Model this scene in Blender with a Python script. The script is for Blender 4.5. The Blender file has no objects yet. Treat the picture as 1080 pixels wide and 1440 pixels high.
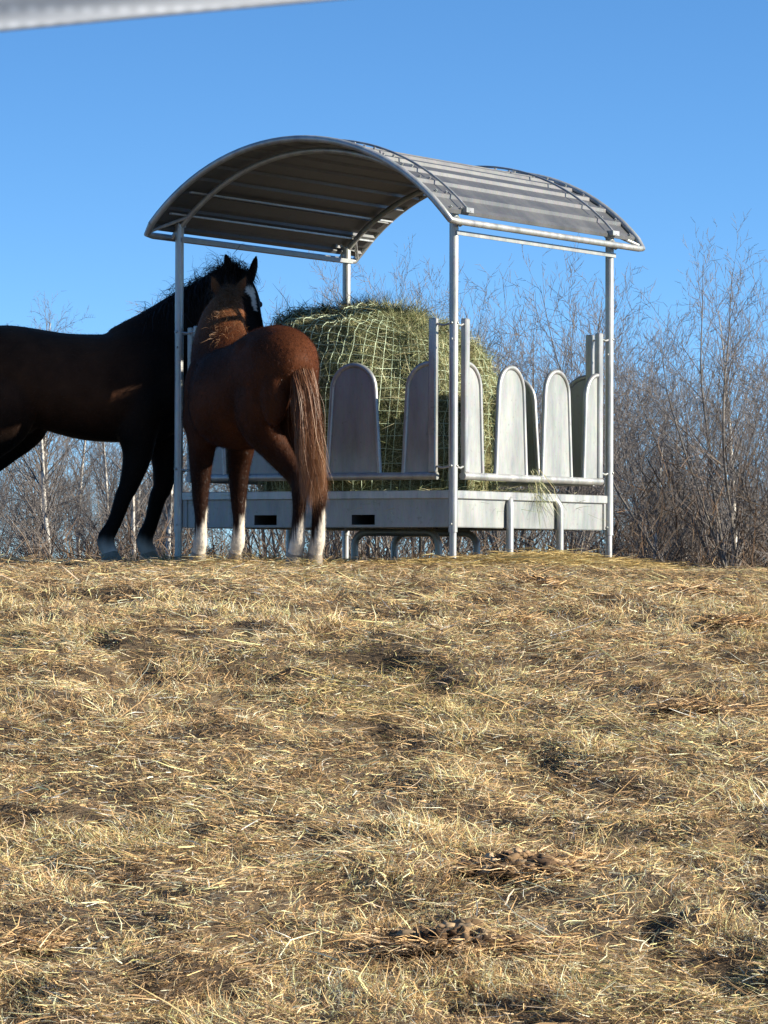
import bpy, math, random
import numpy as np
from mathutils import Vector, Matrix

# ---------------------------------------------------------------- camera, sky, sun, exposure
EYE = 1.6                                     # camera height above the ground it stands on
F_PX = 5626.0                                 # focal length in pixels of the 1440 px tall photo
SUN_AZ = math.radians(-12.0)                  # direction towards the sun, measured from +X (right) to +Y (ahead)
SUN_EL = math.radians(21.5)
sc = bpy.context.scene
C = sc.collection
cam_d = bpy.data.cameras.new("camera")
cam = bpy.data.objects.new("camera", cam_d)
C.objects.link(cam)
cam_d.sensor_fit = 'VERTICAL'
cam_d.sensor_height = 24.0
cam_d.sensor_width = 18.0
cam_d.lens = F_PX / 1440.0 * 24.0
cam_d.clip_start = 0.1
cam_d.clip_end = 3000.0
cam_d.dof.use_dof = True
cam_d.dof.focus_distance = 25.0
cam_d.dof.aperture_fstop = 30.0
pitch, roll = math.radians(0.81), math.radians(0.214)
cam.matrix_world = (Matrix.Translation((0, 0, EYE)) @ Matrix.Rotation(math.pi / 2 + pitch, 4, 'X')
                    @ Matrix.Rotation(roll, 4, 'Z'))
sc.camera = cam

world = bpy.data.worlds.new("World")
sc.world = world
world.use_nodes = True
wn = world.node_tree
bg = wn.nodes["Background"]
sky = wn.nodes.new("ShaderNodeTexSky")
sky.sky_type = 'NISHITA'
sky.sun_disc = False
sky.sun_elevation = SUN_EL
sky.sun_rotation = math.pi / 2 - SUN_AZ
sky.altitude = 300.0
sky.air_density = 1.0
sky.dust_density = 0.0
sky.ozone_density = 4.0
hsv = wn.nodes.new("ShaderNodeHueSaturation")
hsv.inputs["Saturation"].default_value = 1.15
tcw = wn.nodes.new("ShaderNodeTexCoord")
mpw = wn.nodes.new("ShaderNodeMapping")          # deep clear blue low over the horizon, as on a dry spring day
mpw.inputs["Scale"].default_value = (1.0, 1.0, 2.2)
mpw.inputs["Location"].default_value = (0.0, 0.0, 0.07)
wn.links.new(tcw.outputs["Generated"], mpw.inputs[0])
wn.links.new(mpw.outputs[0], sky.inputs["Vector"])
wn.links.new(sky.outputs[0], hsv.inputs["Color"])
wn.links.new(hsv.outputs[0], bg.inputs[0])
bg.inputs[1].default_value = 0.113

sun_d = bpy.data.lights.new("sun", 'SUN')
sun_d.energy = 5.0
sun_d.angle = math.radians(0.5)
sun_d.color = (1.0, 0.91, 0.74)
sun = bpy.data.objects.new("sun", sun_d)
C.objects.link(sun)
sdir = Vector((math.cos(SUN_EL) * math.cos(SUN_AZ), math.cos(SUN_EL) * math.sin(SUN_AZ), math.sin(SUN_EL)))
sun.rotation_euler = sdir.to_track_quat('Z', 'Y').to_euler()
sun.location = (0, 0, 30)

sc.view_settings.view_transform = 'Standard'
sc.view_settings.look = 'None'
sc.view_settings.exposure = 1.12
sc.view_settings.gamma = 1.0
sc.render.resolution_x, sc.render.resolution_y = 768, 1024
try:
    sc.cycles.max_bounces = 6
    sc.cycles.transparent_max_bounces = 4
except Exception:
    pass

rng = np.random.default_rng(7)
random.seed(7)
PI = math.pi


# ---------------------------------------------------------------- helpers
def tag(o, label=None, cat=None, group=None, kind=None):
    if label: o["label"] = label
    if cat: o["category"] = cat
    if group: o["group"] = group
    if kind: o["kind"] = kind
    return o


def empty(name, loc=(0, 0, 0), rz=0.0):
    o = bpy.data.objects.new(name, None)
    C.objects.link(o)
    o.location = loc
    o.rotation_euler = (0, 0, rz)
    o.empty_display_size = 0.2
    return o


def mesh_arrays(name, V, faces, smooth=True, col=None, mat_index=None):
    """V (n,3); faces = list of (m,k) int arrays"""
    me = bpy.data.meshes.new(name)
    V = np.asarray(V, dtype=np.float32)
    me.vertices.add(len(V))
    me.vertices.foreach_set("co", V.ravel())
    loops = np.concatenate([f.ravel() for f in faces]).astype(np.int32)
    tot = np.concatenate([np.full(len(f), f.shape[1]) for f in faces]).astype(np.int32)
    start = np.concatenate([[0], np.cumsum(tot)[:-1]]).astype(np.int32)
    me.loops.add(len(loops))
    me.loops.foreach_set("vertex_index", loops)
    me.polygons.add(len(tot))
    me.polygons.foreach_set("loop_start", start)
    me.polygons.foreach_set("loop_total", tot)
    me.polygons.foreach_set("use_smooth", np.full(len(tot), smooth))
    if col is not None:
        at = me.attributes.new("tint", 'FLOAT_COLOR', 'POINT')
        c4 = np.ones((len(V), 4), dtype=np.float32)
        c4[:, :3] = col
        at.data.foreach_set("color", c4.ravel())
    me.update(calc_edges=True)
    me.validate()
    return me


class MB:
    """collects shapes into one mesh"""
    def __init__(s):
        s.V, s.Q, s.T, s.n, s.c = [], [], [], 0, []

    def add(s, V, Q=None, T=None, col=None):
        V = np.asarray(V, float).reshape(-1, 3)
        if Q is not None and len(Q): s.Q.append(np.asarray(Q, int) + s.n)
        if T is not None and len(T): s.T.append(np.asarray(T, int) + s.n)
        s.V.append(V)
        if col is not None:
            s.c.append(np.broadcast_to(np.asarray(col, float), V.shape).copy())
        s.n += len(V)

    def tube(s, P, r, sides=10, cap=True, col=None):
        P = np.asarray(P, float)
        n = len(P)
        r = np.broadcast_to(np.asarray(r, float), (n,))
        T = np.gradient(P, axis=0)
        T /= np.linalg.norm(T, axis=1)[:, None] + 1e-12
        a = np.array([0, 0, 1.0]) if abs(T[0, 2]) < 0.9 else np.array([1.0, 0, 0])
        N = np.cross(T[0], a); N /= np.linalg.norm(N)
        ang = np.arange(sides) * 2 * PI / sides
        ca, sa = np.cos(ang)[:, None], np.sin(ang)[:, None]
        V = np.zeros((n, sides, 3))
        for i in range(n):
            N = N - T[i] * N.dot(T[i]); N /= np.linalg.norm(N) + 1e-12
            B = np.cross(T[i], N)
            V[i] = P[i] + r[i] * (ca * N + sa * B)
        i = np.arange(n - 1)[:, None] * sides
        j = np.arange(sides)[None]
        k = (j + 1) % sides
        Q = np.stack([i + j, i + k, i + sides + k, i + sides + j], -1).reshape(-1, 4)
        V = V.reshape(-1, 3)
        Tt = None
        if cap:
            V = np.vstack([V, P[0], P[-1]])
            m = n * sides
            jj = np.arange(sides); kk = (jj + 1) % sides
            Tt = np.vstack([np.stack([np.full(sides, m), kk, jj], 1),
                            np.stack([np.full(sides, m + 1), (n - 1) * sides + jj, (n - 1) * sides + kk], 1)])
        s.add(V, Q, Tt, col)

    def box(s, lo, hi, M=None, col=None, bev=0.0):
        lo, hi = np.asarray(lo, float), np.asarray(hi, float)
        if bev <= 0:
            V = np.array([[x, y, z] for x in (lo[0], hi[0]) for y in (lo[1], hi[1]) for z in (lo[2], hi[2])])
            Q = [[0, 1, 3, 2], [4, 6, 7, 5], [0, 4, 5, 1], [2, 3, 7, 6], [0, 2, 6, 4], [1, 5, 7, 3]]
            T = None
        else:
            V, Q, T = [], [], []
            idx = {}
            for sx in (0, 1):
                for sy in (0, 1):
                    for sz in (0, 1):
                        c = np.array([hi[0] if sx else lo[0], hi[1] if sy else lo[1], hi[2] if sz else lo[2]])
                        d = np.array([-1 if sx else 1, -1 if sy else 1, -1 if sz else 1]) * bev
                        for ax in range(3):
                            p = c + d; p[ax] = c[ax]
                            idx[(sx, sy, sz, ax)] = len(V); V.append(p)
                        T.append([idx[(sx, sy, sz, 0)], idx[(sx, sy, sz, 1)], idx[(sx, sy, sz, 2)]])
            g = lambda t, ax: idx[(t[0], t[1], t[2], ax)]
            for ax in range(3):
                o = [i for i in range(3) if i != ax]
                for sd in (0, 1):
                    q = []
                    for a_, b_ in ((0, 0), (1, 0), (1, 1), (0, 1)):
                        t = [0, 0, 0]; t[ax] = sd; t[o[0]] = a_; t[o[1]] = b_
                        q.append(g(t, ax))
                    Q.append(q)
                for a_ in (0, 1):
                    for b_ in (0, 1):
                        t0 = [0, 0, 0]; t0[o[0]] = a_; t0[o[1]] = b_
                        t1 = list(t0); t1[ax] = 1
                        Q.append([g(t0, o[0]), g(t1, o[0]), g(t1, o[1]), g(t0, o[1])])
            V = np.array(V)
        if M is not None:
            V = V @ np.asarray(M)[:3, :3].T + np.asarray(M)[:3, 3]
        s.add(V, Q, T, col)

    def loft(s, P, rw, rh, up=(0, 0, 1), sides=20, sub=5, power=2.0):
        """elliptical rings along a smooth path; rw = half width (side), rh = half height (towards up)"""
        P = catmull(np.asarray(P, float), sub)
        rw = catmull(np.asarray(rw, float)[:, None], sub)[:, 0]
        rh = catmull(np.asarray(rh, float)[:, None], sub)[:, 0]
        up = np.asarray(up, float)
        n = len(P)
        T = np.gradient(P, axis=0); T /= np.linalg.norm(T, axis=1)[:, None]
        ang = np.arange(sides) * 2 * PI / sides
        ce, se = np.cos(ang), np.sin(ang)
        ce = np.sign(ce) * np.abs(ce) ** (2 / power); se = np.sign(se) * np.abs(se) ** (2 / power)
        V = np.zeros((n, sides, 3))
        for i in range(n):
            U = up - T[i] * up.dot(T[i]); U /= np.linalg.norm(U) + 1e-9
            S = np.cross(U, T[i])
            V[i] = P[i] + rw[i] * ce[:, None] * S + rh[i] * se[:, None] * U
        i = np.arange(n - 1)[:, None] * sides; j = np.arange(sides)[None]; k = (j + 1) % sides
        Q = np.stack([i + j, i + k, i + sides + k, i + sides + j], -1).reshape(-1, 4)
        m = n * sides
        jj = np.arange(sides); kk = (jj + 1) % sides
        Tt = np.vstack([np.stack([np.full(sides, m), kk, jj], 1),
                        np.stack([np.full(sides, m + 1), (n - 1) * sides + jj, (n - 1) * sides + kk], 1)])
        s.add(np.vstack([V.reshape(-1, 3), P[0], P[-1]]), Q, Tt)

    def ball(s, c, r, nu=16, nv=10, M=None):
        c = np.asarray(c, float); r = np.broadcast_to(np.asarray(r, float), (3,))
        th = np.linspace(0, PI, nv + 1)[1:-1]; ph = np.arange(nu) * 2 * PI / nu
        V = [[math.sin(t) * math.cos(p), math.sin(t) * math.sin(p), math.cos(t)] for t in th for p in ph]
        V = np.vstack([np.array(V), [0, 0, 1], [0, 0, -1]]) * r
        if M is not None: V = V @ np.asarray(M)[:3, :3].T
        V = V + c
        n = nv - 1
        i = np.arange(n - 1)[:, None] * nu; j = np.arange(nu)[None]; k = (j + 1) % nu
        Q = np.stack([i + j, i + nu + j, i + nu + k, i + k], -1).reshape(-1, 4)
        jj = np.arange(nu); kk = (jj + 1) % nu
        T = np.vstack([np.stack([np.full(nu, n * nu), jj, kk], 1),
                       np.stack([np.full(nu, n * nu + 1), (n - 1) * nu + kk, (n - 1) * nu + jj], 1)])
        s.add(V, Q, T)

    def mesh(s, name, smooth=True):
        fs = []
        if s.Q: fs.append(np.vstack(s.Q))
        if s.T: fs.append(np.vstack(s.T))
        col = np.vstack(s.c) if s.c else None
        return mesh_arrays(name, np.vstack(s.V), fs, smooth, col)

    def build(s, name, mat, parent=None, smooth=True, auto=True):
        me = s.mesh(name, smooth)
        if smooth and auto:
            try: me.set_sharp_from_angle(angle=math.radians(40))
            except Exception: pass
        return link(name, me, mat, parent)


def link(name, me, mat, parent=None):
    o = bpy.data.objects.new(name, me)
    C.objects.link(o)
    if mat is not None and not me.materials:
        me.materials.append(mat)
    if parent is not None: o.parent = parent
    return o


def catmull(P, sub):
    P = np.asarray(P, float)
    n = len(P)
    if n < 3 or sub <= 1: 
        if n == 2 and sub > 1:
            t = np.linspace(0, 1, sub + 1)[:, None]
            return P[0] * (1 - t) + P[1] * t
        return P
    E = np.vstack([2 * P[0] - P[1], P, 2 * P[-1] - P[-2]])
    out = []
    for i in range(n - 1):
        p0, p1, p2, p3 = E[i:i + 4]
        for t in np.arange(sub) / sub:
            out.append(0.5 * (2 * p1 + (p2 - p0) * t + (2 * p0 - 5 * p1 + 4 * p2 - p3) * t * t + (3 * p1 - p0 - 3 * p2 + p3) * t ** 3))
    out.append(P[-1])
    return np.array(out)


class Noise2:
    def __init__(s, seed, n=256):
        s.g = np.random.default_rng(seed).random((n, n)); s.n = n

    def __call__(s, x, y, scale):
        x = np.asarray(x, float) / scale + 1000.0; y = np.asarray(y, float) / scale + 1000.0
        xi, yi = np.floor(x).astype(int), np.floor(y).astype(int)
        fx, fy = x - xi, y - yi
        fx = fx * fx * (3 - 2 * fx); fy = fy * fy * (3 - 2 * fy)
        n, g = s.n, s.g
        a, b = g[xi % n, yi % n], g[(xi + 1) % n, yi % n]
        c, d = g[xi % n, (yi + 1) % n], g[(xi + 1) % n, (yi + 1) % n]
        return (a * (1 - fx) + b * fx) * (1 - fy) + (c * (1 - fx) + d * fx) * fy


nz = [Noise2(i) for i in range(12)]


# ---------------------------------------------------------------- materials
def mat_new(name):
    m = bpy.data.materials.new(name)
    m.use_nodes = True
    nt = m.node_tree
    return m, nt, nt.nodes["Principled BSDF"]


def nd(nt, t, **kw):
    n = nt.nodes.new(t)
    for k, v in kw.items(): setattr(n, k, v)
    return n


def noise_ramp(nt, scale, stops, detail=4, coord="Object", rough=0.6, stretch=None):
    tc = nd(nt, "ShaderNodeTexCoord")
    src = tc.outputs[coord]
    if stretch:
        mp = nd(nt, "ShaderNodeMapping"); mp.inputs["Scale"].default_value = stretch
        nt.links.new(src, mp.inputs[0]); src = mp.outputs[0]
    no = nd(nt, "ShaderNodeTexNoise")
    no.inputs["Scale"].default_value = scale
    no.inputs["Detail"].default_value = detail
    no.inputs["Roughness"].default_value = rough
    nt.links.new(src, no.inputs["Vector"])
    rp = nd(nt, "ShaderNodeValToRGB")
    e = rp.color_ramp.elements
    while len(e) < len(stops): e.new(0.5)
    for el, (p, c) in zip(e, stops):
        el.position = p; el.color = (c[0], c[1], c[2], 1)
    nt.links.new(no.outputs["Fac"], rp.inputs[0])
    return no, rp, src


def bump(nt, bsdf, height, strength, dist=0.01):
    b = nd(nt, "ShaderNodeBump")
    b.inputs["Strength"].default_value = strength
    b.inputs["Distance"].default_value = dist
    nt.links.new(height, b.inputs["Height"])
    nt.links.new(b.outputs[0], bsdf.inputs["Normal"])


def galvanised(name, dark, light, metallic=0.55, rough=0.42, scale=9.0):
    m, nt, b = mat_new(name)
    mid = tuple((d + l) / 2 for d, l in zip(dark, light))
    no, rp, src = noise_ramp(nt, scale, [(0.28, dark), (0.5, mid), (0.75, light)], 6, rough=0.6, stretch=(1.5, 1.5, 0.4))
    vo = nd(nt, "ShaderNodeTexVoronoi"); vo.inputs["Scale"].default_value = 60
    nt.links.new(src, vo.inputs["Vector"])
    mx = nd(nt, "ShaderNodeMix", data_type='RGBA', blend_type='MULTIPLY')
    mx.inputs[0].default_value = 0.10
    nt.links.new(rp.outputs[0], mx.inputs[6])
    nt.links.new(vo.outputs["Color"], mx.inputs[7])
    # dirt: brownish speckles
    n2, r2, _ = noise_ramp(nt, 38, [(0.60, (0, 0, 0)), (0.74, (1, 1, 1))], 5)
    m2 = nd(nt, "ShaderNodeMix", data_type='RGBA')
    m2.inputs[7].default_value = (0.10, 0.085, 0.06, 1)
    sc_ = nd(nt, "ShaderNodeMath", operation='MULTIPLY'); sc_.inputs[1].default_value = 0.42
    nt.links.new(r2.outputs[0], sc_.inputs[0])
    nt.links.new(sc_.outputs[0], m2.inputs[0])
    nt.links.new(mx.outputs[2], m2.inputs[6])
    nt.links.new(m2.outputs[2], b.inputs["Base Color"])
    b.inputs["Metallic"].default_value = metallic
    rr = nd(nt, "ShaderNodeMapRange")
    rr.inputs[3].default_value = rough - 0.1; rr.inputs[4].default_value = rough + 0.2
    nt.links.new(no.outputs["Fac"], rr.inputs[0])
    nt.links.new(rr.outputs[0], b.inputs["Roughness"])
    bump(nt, b, no.outputs["Fac"], 0.25, 0.004)
    return m


def attr_mat(name, rough=0.8, transl=0.0, sat=1.0, spec=0.3, noise=0.0, sheen=0.0):
    m, nt, b = mat_new(name)
    at = nd(nt, "ShaderNodeAttribute", attribute_name="tint")
    out = at.outputs["Color"]
    if noise:
        no, rp, _ = noise_ramp(nt, noise, [(0.3, (0.6, 0.6, 0.6)), (0.7, (1.25, 1.25, 1.25))], 5)
        mx = nd(nt, "ShaderNodeMix", data_type='RGBA', blend_type='MULTIPLY')
        mx.inputs[0].default_value = 1.0
        nt.links.new(out, mx.inputs[6]); nt.links.new(rp.outputs[0], mx.inputs[7])
        out = mx.outputs[2]
    nt.links.new(out, b.inputs["Base Color"])
    b.inputs["Roughness"].default_value = rough
    b.inputs["Specular IOR Level"].default_value = spec
    if sheen:
        b.inputs["Sheen Weight"].default_value = sheen
        b.inputs["Sheen Roughness"].default_value = 0.4
    if transl > 0:
        tr = nd(nt, "ShaderNodeBsdfTranslucent")
        nt.links.new(out, tr.inputs[0])
        ms = nd(nt, "ShaderNodeMixShader"); ms.inputs[0].default_value = transl
        nt.links.new(b.outputs[0], ms.inputs[1]); nt.links.new(tr.outputs[0], ms.inputs[2])
        nt.links.new(ms.outputs[0], nt.nodes["Material Output"].inputs[0])
    return m


M = {}
M['tube'] = galvanised("galvanised_tube", (0.26, 0.27, 0.27), (0.50, 0.51, 0.50), 0.55, 0.40, 7)
M['sheet'] = galvanised("galvanised_sheet", (0.22, 0.235, 0.235), (0.37, 0.385, 0.38), 0.35, 0.45, 5)
M['roof'] = galvanised("roof_sheet_zinc", (0.17, 0.174, 0.18), (0.21, 0.214, 0.22), 0.88, 0.50, 3)
M['dark'] = mat_new("dark_gap")[0]
M['dark'].node_tree.nodes["Principled BSDF"].inputs["Base Color"].default_value = (0.06, 0.055, 0.05, 1)
M['straw'] = attr_mat("dry_grass", 0.75, 0.22, spec=0.25)
M['hay'] = attr_mat("hay_strands", 0.75, 0.22, spec=0.25)
M['hair'] = attr_mat("horse_hair", 0.45, 0.15, spec=0.4)
M['coat'] = attr_mat("horse_coat", 0.6, 0.0, spec=0.06, noise=5.0)
M['dung'] = attr_mat("dung", 0.9, 0.0, spec=0.15, noise=22.0)

_nt = M['coat'].node_tree
_no, _rp, _ = noise_ramp(_nt, 16.0, [(.3, (0, 0, 0)), (.7, (1, 1, 1))], 6, rough=.7, stretch=(1, 1, .35))
bump(_nt, _nt.nodes["Principled BSDF"], _no.outputs["Fac"], .55, .012)

# bark and twigs
def bark(name, stops, scale, stretch=(1, 1, 0.25)):
    m, nt, b = mat_new(name)
    no, rp, _ = noise_ramp(nt, scale, stops, 4, stretch=stretch)
    nt.links.new(rp.outputs[0], b.inputs["Base Color"])
    b.inputs["Roughness"].default_value = 0.85
    return m


M['twig'] = bark("twig_bark", [(0.3, (0.10, 0.088, 0.083)), (0.7, (0.22, 0.197, 0.188))], 1.5)
M['bark'] = bark("grey_bark", [(0.3, (0.08, 0.07, 0.06)), (0.7, (0.22, 0.195, 0.17))], 6)
M['birch'] = bark("birch_bark", [(0.36, (0.10, 0.085, 0.075)), (0.50, (0.55, 0.52, 0.47)), (0.8, (0.66, 0.63, 0.58))], 3.5, (1, 1, 1.4))
M['brush'] = attr_mat("brush_twigs", 0.9, 0.0, spec=0.15)

# ---------------------------------------------------------------- ground
def smooth01(t):
    t = np.clip(t, 0, 1)
    return t * t * (3 - 2 * t)


GZ = EYE + 0.062                                   # ground level round the feeder


def ground_base(x, y):
    x = np.asarray(x, float); y = np.asarray(y, float)
    ky = np.array([-50, 0, 8, 11.5, 13, 16, 19, 22, 23.2, 24.2, 25.5, 27.5, 30, 36, 45, 60, 120, 3000])
    kz = np.array([-0.1, 0, 0.0, 0.06, 0.17, 0.62, 1.09, 1.48, 1.575, 1.612, 1.62, 1.59, 1.49, 1.35, 0.9, 0.45, 0.1, -2.0])
    t = np.clip(y, -50, 3000)
    z = np.interp(t, ky, kz) * 0.4 + (np.interp(t - 0.8, ky, kz) + np.interp(t + 0.8, ky, kz)) * 0.3
    near = np.exp(-((y - 24) / 7.0) ** 2)
    z = z - 0.05 * smooth01((x - 0.6) / 2.2) * near           # falls a little to the right
    z = z + 0.012 * smooth01((-x - 1.4) / 1.5) * near
    return z


def ground_bump(x, y):
    b = (nz[0](x, y, 0.9) - 0.5) * 0.075 + (nz[1](x, y, 0.33) - 0.5) * 0.085 + (nz[2](x, y, 0.14) - 0.5) * 0.05
    pock = np.clip(nz[3](x, y, 0.24) - 0.65, 0, 1) * 0.38      # hoof pocks
    fade = np.clip(1 - (np.abs(x) - 5) / 4, 0, 1) * np.clip((34 - y) / 5, 0, 1)
    flat = 1 - 0.65 * np.exp(-((x + 0.35) ** 2 / 2.6 + (y - 25.2) ** 2 / 2.2))
    return (b - pock) * np.maximum(fade, 0.3) * flat * (1 - .6 * smooth01((y - 21.0) / 2.0))


def G(x, y): return ground_base(x, y) + ground_bump(x, y)


def make_ground():
    def grow(a, b, n, p=2.4): return a + (b - a) * (np.linspace(0, 1, n) ** p)
    xf = np.arange(-5.2, 5.2001, 0.05)
    xs = np.concatenate([-grow(5.25, 900, 40)[::-1], xf, grow(5.25, 900, 40)])
    yf = np.arange(10.0, 30.001, 0.05)
    ys = np.concatenate([np.linspace(-40, 9.9, 26), yf, grow(30.06, 2500, 60)])
    X, Y = np.meshgrid(xs, ys)
    Z = G(X, Y)
    V = np.stack([X, Y, Z], -1).reshape(-1, 3)
    nx, ny = len(xs), len(ys)
    i, j = np.meshgrid(np.arange(nx - 1), np.arange(ny - 1))
    b = (j * nx + i).ravel()
    Q = np.stack([b, b + 1, b + nx + 1, b + nx], 1)
    m, nt, bs = mat_new("trampled_soil")
    no, rp, src = noise_ramp(nt, 5.0, [(0.25, (0.03, 0.02, 0.012)), (0.5, (0.085, 0.059, 0.034)), (0.75, (0.17, 0.123, 0.07))], 8, rough=0.7)
    nt.links.new(rp.outputs[0], bs.inputs["Base Color"])
    bs.inputs["Roughness"].default_value = 0.95
    bump(nt, bs, no.outputs["Fac"], 0.8, 0.05)
    o = link("ground", mesh_arrays("ground", V, [Q]), m)
    tag(o, "trampled pasture slope rising towards the feeder", "ground", kind='structure')


make_ground()

STRAW = np.array([[.86, .57, .285], [.67, .435, .21], [.88, .655, .40], [.42, .275, .145], [.225, .14, .075],
                  [.115, .073, .042], [.45, .355, .145], [.25, .24, .09], [.58, .46, .34], [.88, .75, .54]])


def blades(P, az, pit, L, W, bend, col, twist=None):
    """N curved flat blades; returns V, quads, tris, colours"""
    N = len(P)
    d = np.stack([np.cos(az) * np.cos(pit), np.sin(az) * np.cos(pit), np.sin(pit)], 1)
    side = np.stack([-np.sin(az), np.cos(az), np.zeros(N)], 1)
    up = np.cross(d, side)
    if twist is None: twist = rng.uniform(-1.2, 1.2, N)
    w = side * np.cos(twist)[:, None] + up * np.sin(twist)[:, None]
    dz = np.zeros((N, 3)); dz[:, 2] = -1
    lat = side * rng.normal(0, 0.38, N)[:, None]
    p0 = P
    p1 = P + d * (L * 0.5)[:, None] + (dz * (bend * 0.25)[:, None] + lat * 0.5) * L[:, None]
    p2 = P + d * L[:, None] + (dz * bend[:, None] - lat * 0.3) * L[:, None]
    h = (W / 2)[:, None] * w
    V = np.stack([p0 - h, p0 + h, p1 - h * .9, p1 + h * .9, p2 - h * .25, p2 + h * .25], 1).reshape(-1, 3)
    b = np.arange(N)[:, None] * 6
    Q = np.concatenate([b + np.array([[0, 1, 3, 2]]), b + np.array([[2, 3, 5, 4]])])
    c = np.repeat(col, 6, axis=0)
    return V, Q, c


def make_straw():
    N = 860000
    # denser towards the camera so that the layer looks equally thick all the way up the slope
    t = rng.random(N)
    y = 11.6 + (28.6 - 11.6) * (t ** 1.05)
    hw = 1.7 + y * 0.098
    x = rng.uniform(-1, 1, N) * hw + rng.normal(0, 0.25, N)
    # clumping: cover and tussock height follow noise
    cover = 0.55 * nz[4](x, y, 0.55) + 0.45 * nz[5](x, y, 0.2)
    keep = rng.random(N) < np.clip(0.66 + (cover - 0.34) * 3.0, 0.46, 1)
    x, y, cover = x[keep], y[keep], cover[keep]
    N = len(x)
    z = G(x, y)
    tus = np.clip((nz[6](x, y, 0.30) - 0.5) * 3.2, 0, 1) * (1 - .75 * smooth01((y - 21.5) / 2.2))      # tussocks of standing dead grass
    stand = rng.random(N) < (0.42 + 0.45 * tus)
    flow = nz[7](x, y, 0.8) * 2 * PI * 1.3
    az = np.where(rng.random(N) < 0.30, flow + rng.normal(0, 0.6, N), rng.uniform(0, 2 * PI, N))
    pit = np.where(stand, rng.uniform(0.3, 1.4, N), np.abs(rng.normal(0.12, 0.22, N)) * (1 - .5 * smooth01((y - 21.5) / 2.2)))
    L = np.where(stand, rng.uniform(0.03, 0.10, N) * (0.6 + 0.7 * tus) * (1 - .4 * smooth01((y - 21.5) / 2.2)), np.where(rng.random(N) < .022, rng.uniform(.13, .32, N), rng.gamma(2.0, 0.023, N) + 0.02))
    L = np.clip(L, 0.03, 0.42)
    W = np.where(rng.random(N) < 0.035, rng.uniform(0.0045, 0.007, N), rng.uniform(0.0016, 0.0038, N))
    bend = np.where(stand, rng.uniform(0.0, 1.0, N), rng.uniform(-0.12, 0.18, N))
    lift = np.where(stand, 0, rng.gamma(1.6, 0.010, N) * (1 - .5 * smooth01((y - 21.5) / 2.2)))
    green = np.clip((nz[8](x, y, 1.1) - 0.60) * 3.0, 0, 1)
    brown = np.clip((nz[9](x, y, 0.24) - 0.60) * 3.2, 0, 1)
    pw = np.tile(np.array([.25, .19, .17, .10, .07, .05, .05, .02, .04, .06]), (N, 1))
    pw[:, 6] += 0.22 * green; pw[:, 7] += 0.2 * green
    pw[:, 3] += 0.15 * brown; pw[:, 4] += 0.20 * brown; pw[:, 5] += 0.12 * brown
    cs = np.cumsum(pw, 1); cs /= cs[:, -1:]
    k = (rng.random(N)[:, None] > cs).sum(1)
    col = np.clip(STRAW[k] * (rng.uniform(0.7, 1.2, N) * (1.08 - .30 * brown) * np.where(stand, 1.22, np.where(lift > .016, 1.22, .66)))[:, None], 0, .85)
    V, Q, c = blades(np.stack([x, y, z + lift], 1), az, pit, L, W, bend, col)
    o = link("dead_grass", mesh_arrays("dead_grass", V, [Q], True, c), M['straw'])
    tag(o, "dry yellow grass and straw litter matted over the pasture slope", "grass", kind='stuff')


make_straw()


# ---------------------------------------------------------------- hay feeder
YAW = math.radians(31.21)
A = 2.05
HA = A / 2
CX, CY = 0.427, 24.74
u_ = np.array([math.cos(YAW), -math.sin(YAW)]); v_ = np.array([math.sin(YAW), math.cos(YAW)])
FC = np.array([CX, CY]) - u_ * HA + v_ * HA
FZ = EYE + 0.062


def to_world(p):
    p = np.atleast_2d(np.asarray(p, float))
    xy = FC + p[:, :1] * u_ + p[:, 1:2] * v_
    return np.column_stack([xy, p[:, 2] + FZ])


def side_M(k):
    """matrix from a side frame (s along the side, d outwards, z) to feeder local; k=0 front, 1 right, 2 back, 3 left"""
    a = k * PI / 2
    ca, sa = math.cos(a), math.sin(a)
    return np.array([[ca, sa, 0, 0], [sa, -ca, 0, 0], [0, 0, 1, 0], [0, 0, 0, 1]], float) if False else \
        np.array([[ca, -sa * -1, 0, 0], [sa, ca * -1, 0, 0], [0, 0, 1, 0], [0, 0, 0, 1]], float)


def sp(k, s, d, z):
    """point on side k: s along side (-HA..HA, left to right seen from outside), d outward offset from the post line"""
    a = k * PI / 2
    t = np.array([math.cos(a), math.sin(a)])       # along
    n = np.array([math.sin(a), -math.cos(a)])      # outwards
    p = t * s + n * (HA + d)
    return np.array([p[0], p[1], z])


def sbox(mb, k, s0, s1, d0, d1, z0, z1, bev=0.0):
    a = k * PI / 2
    Mx = np.eye(4)
    Mx[0, 0], Mx[1, 0] = math.cos(a), math.sin(a)
    Mx[0, 1], Mx[1, 1] = math.sin(a), -math.cos(a)
    Mx[0, 3], Mx[1, 3] = math.sin(a) * HA, -math.cos(a) * HA
    mb.box((s0, d0, z0), (s1, d1, z1), Mx, bev=bev)


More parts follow.
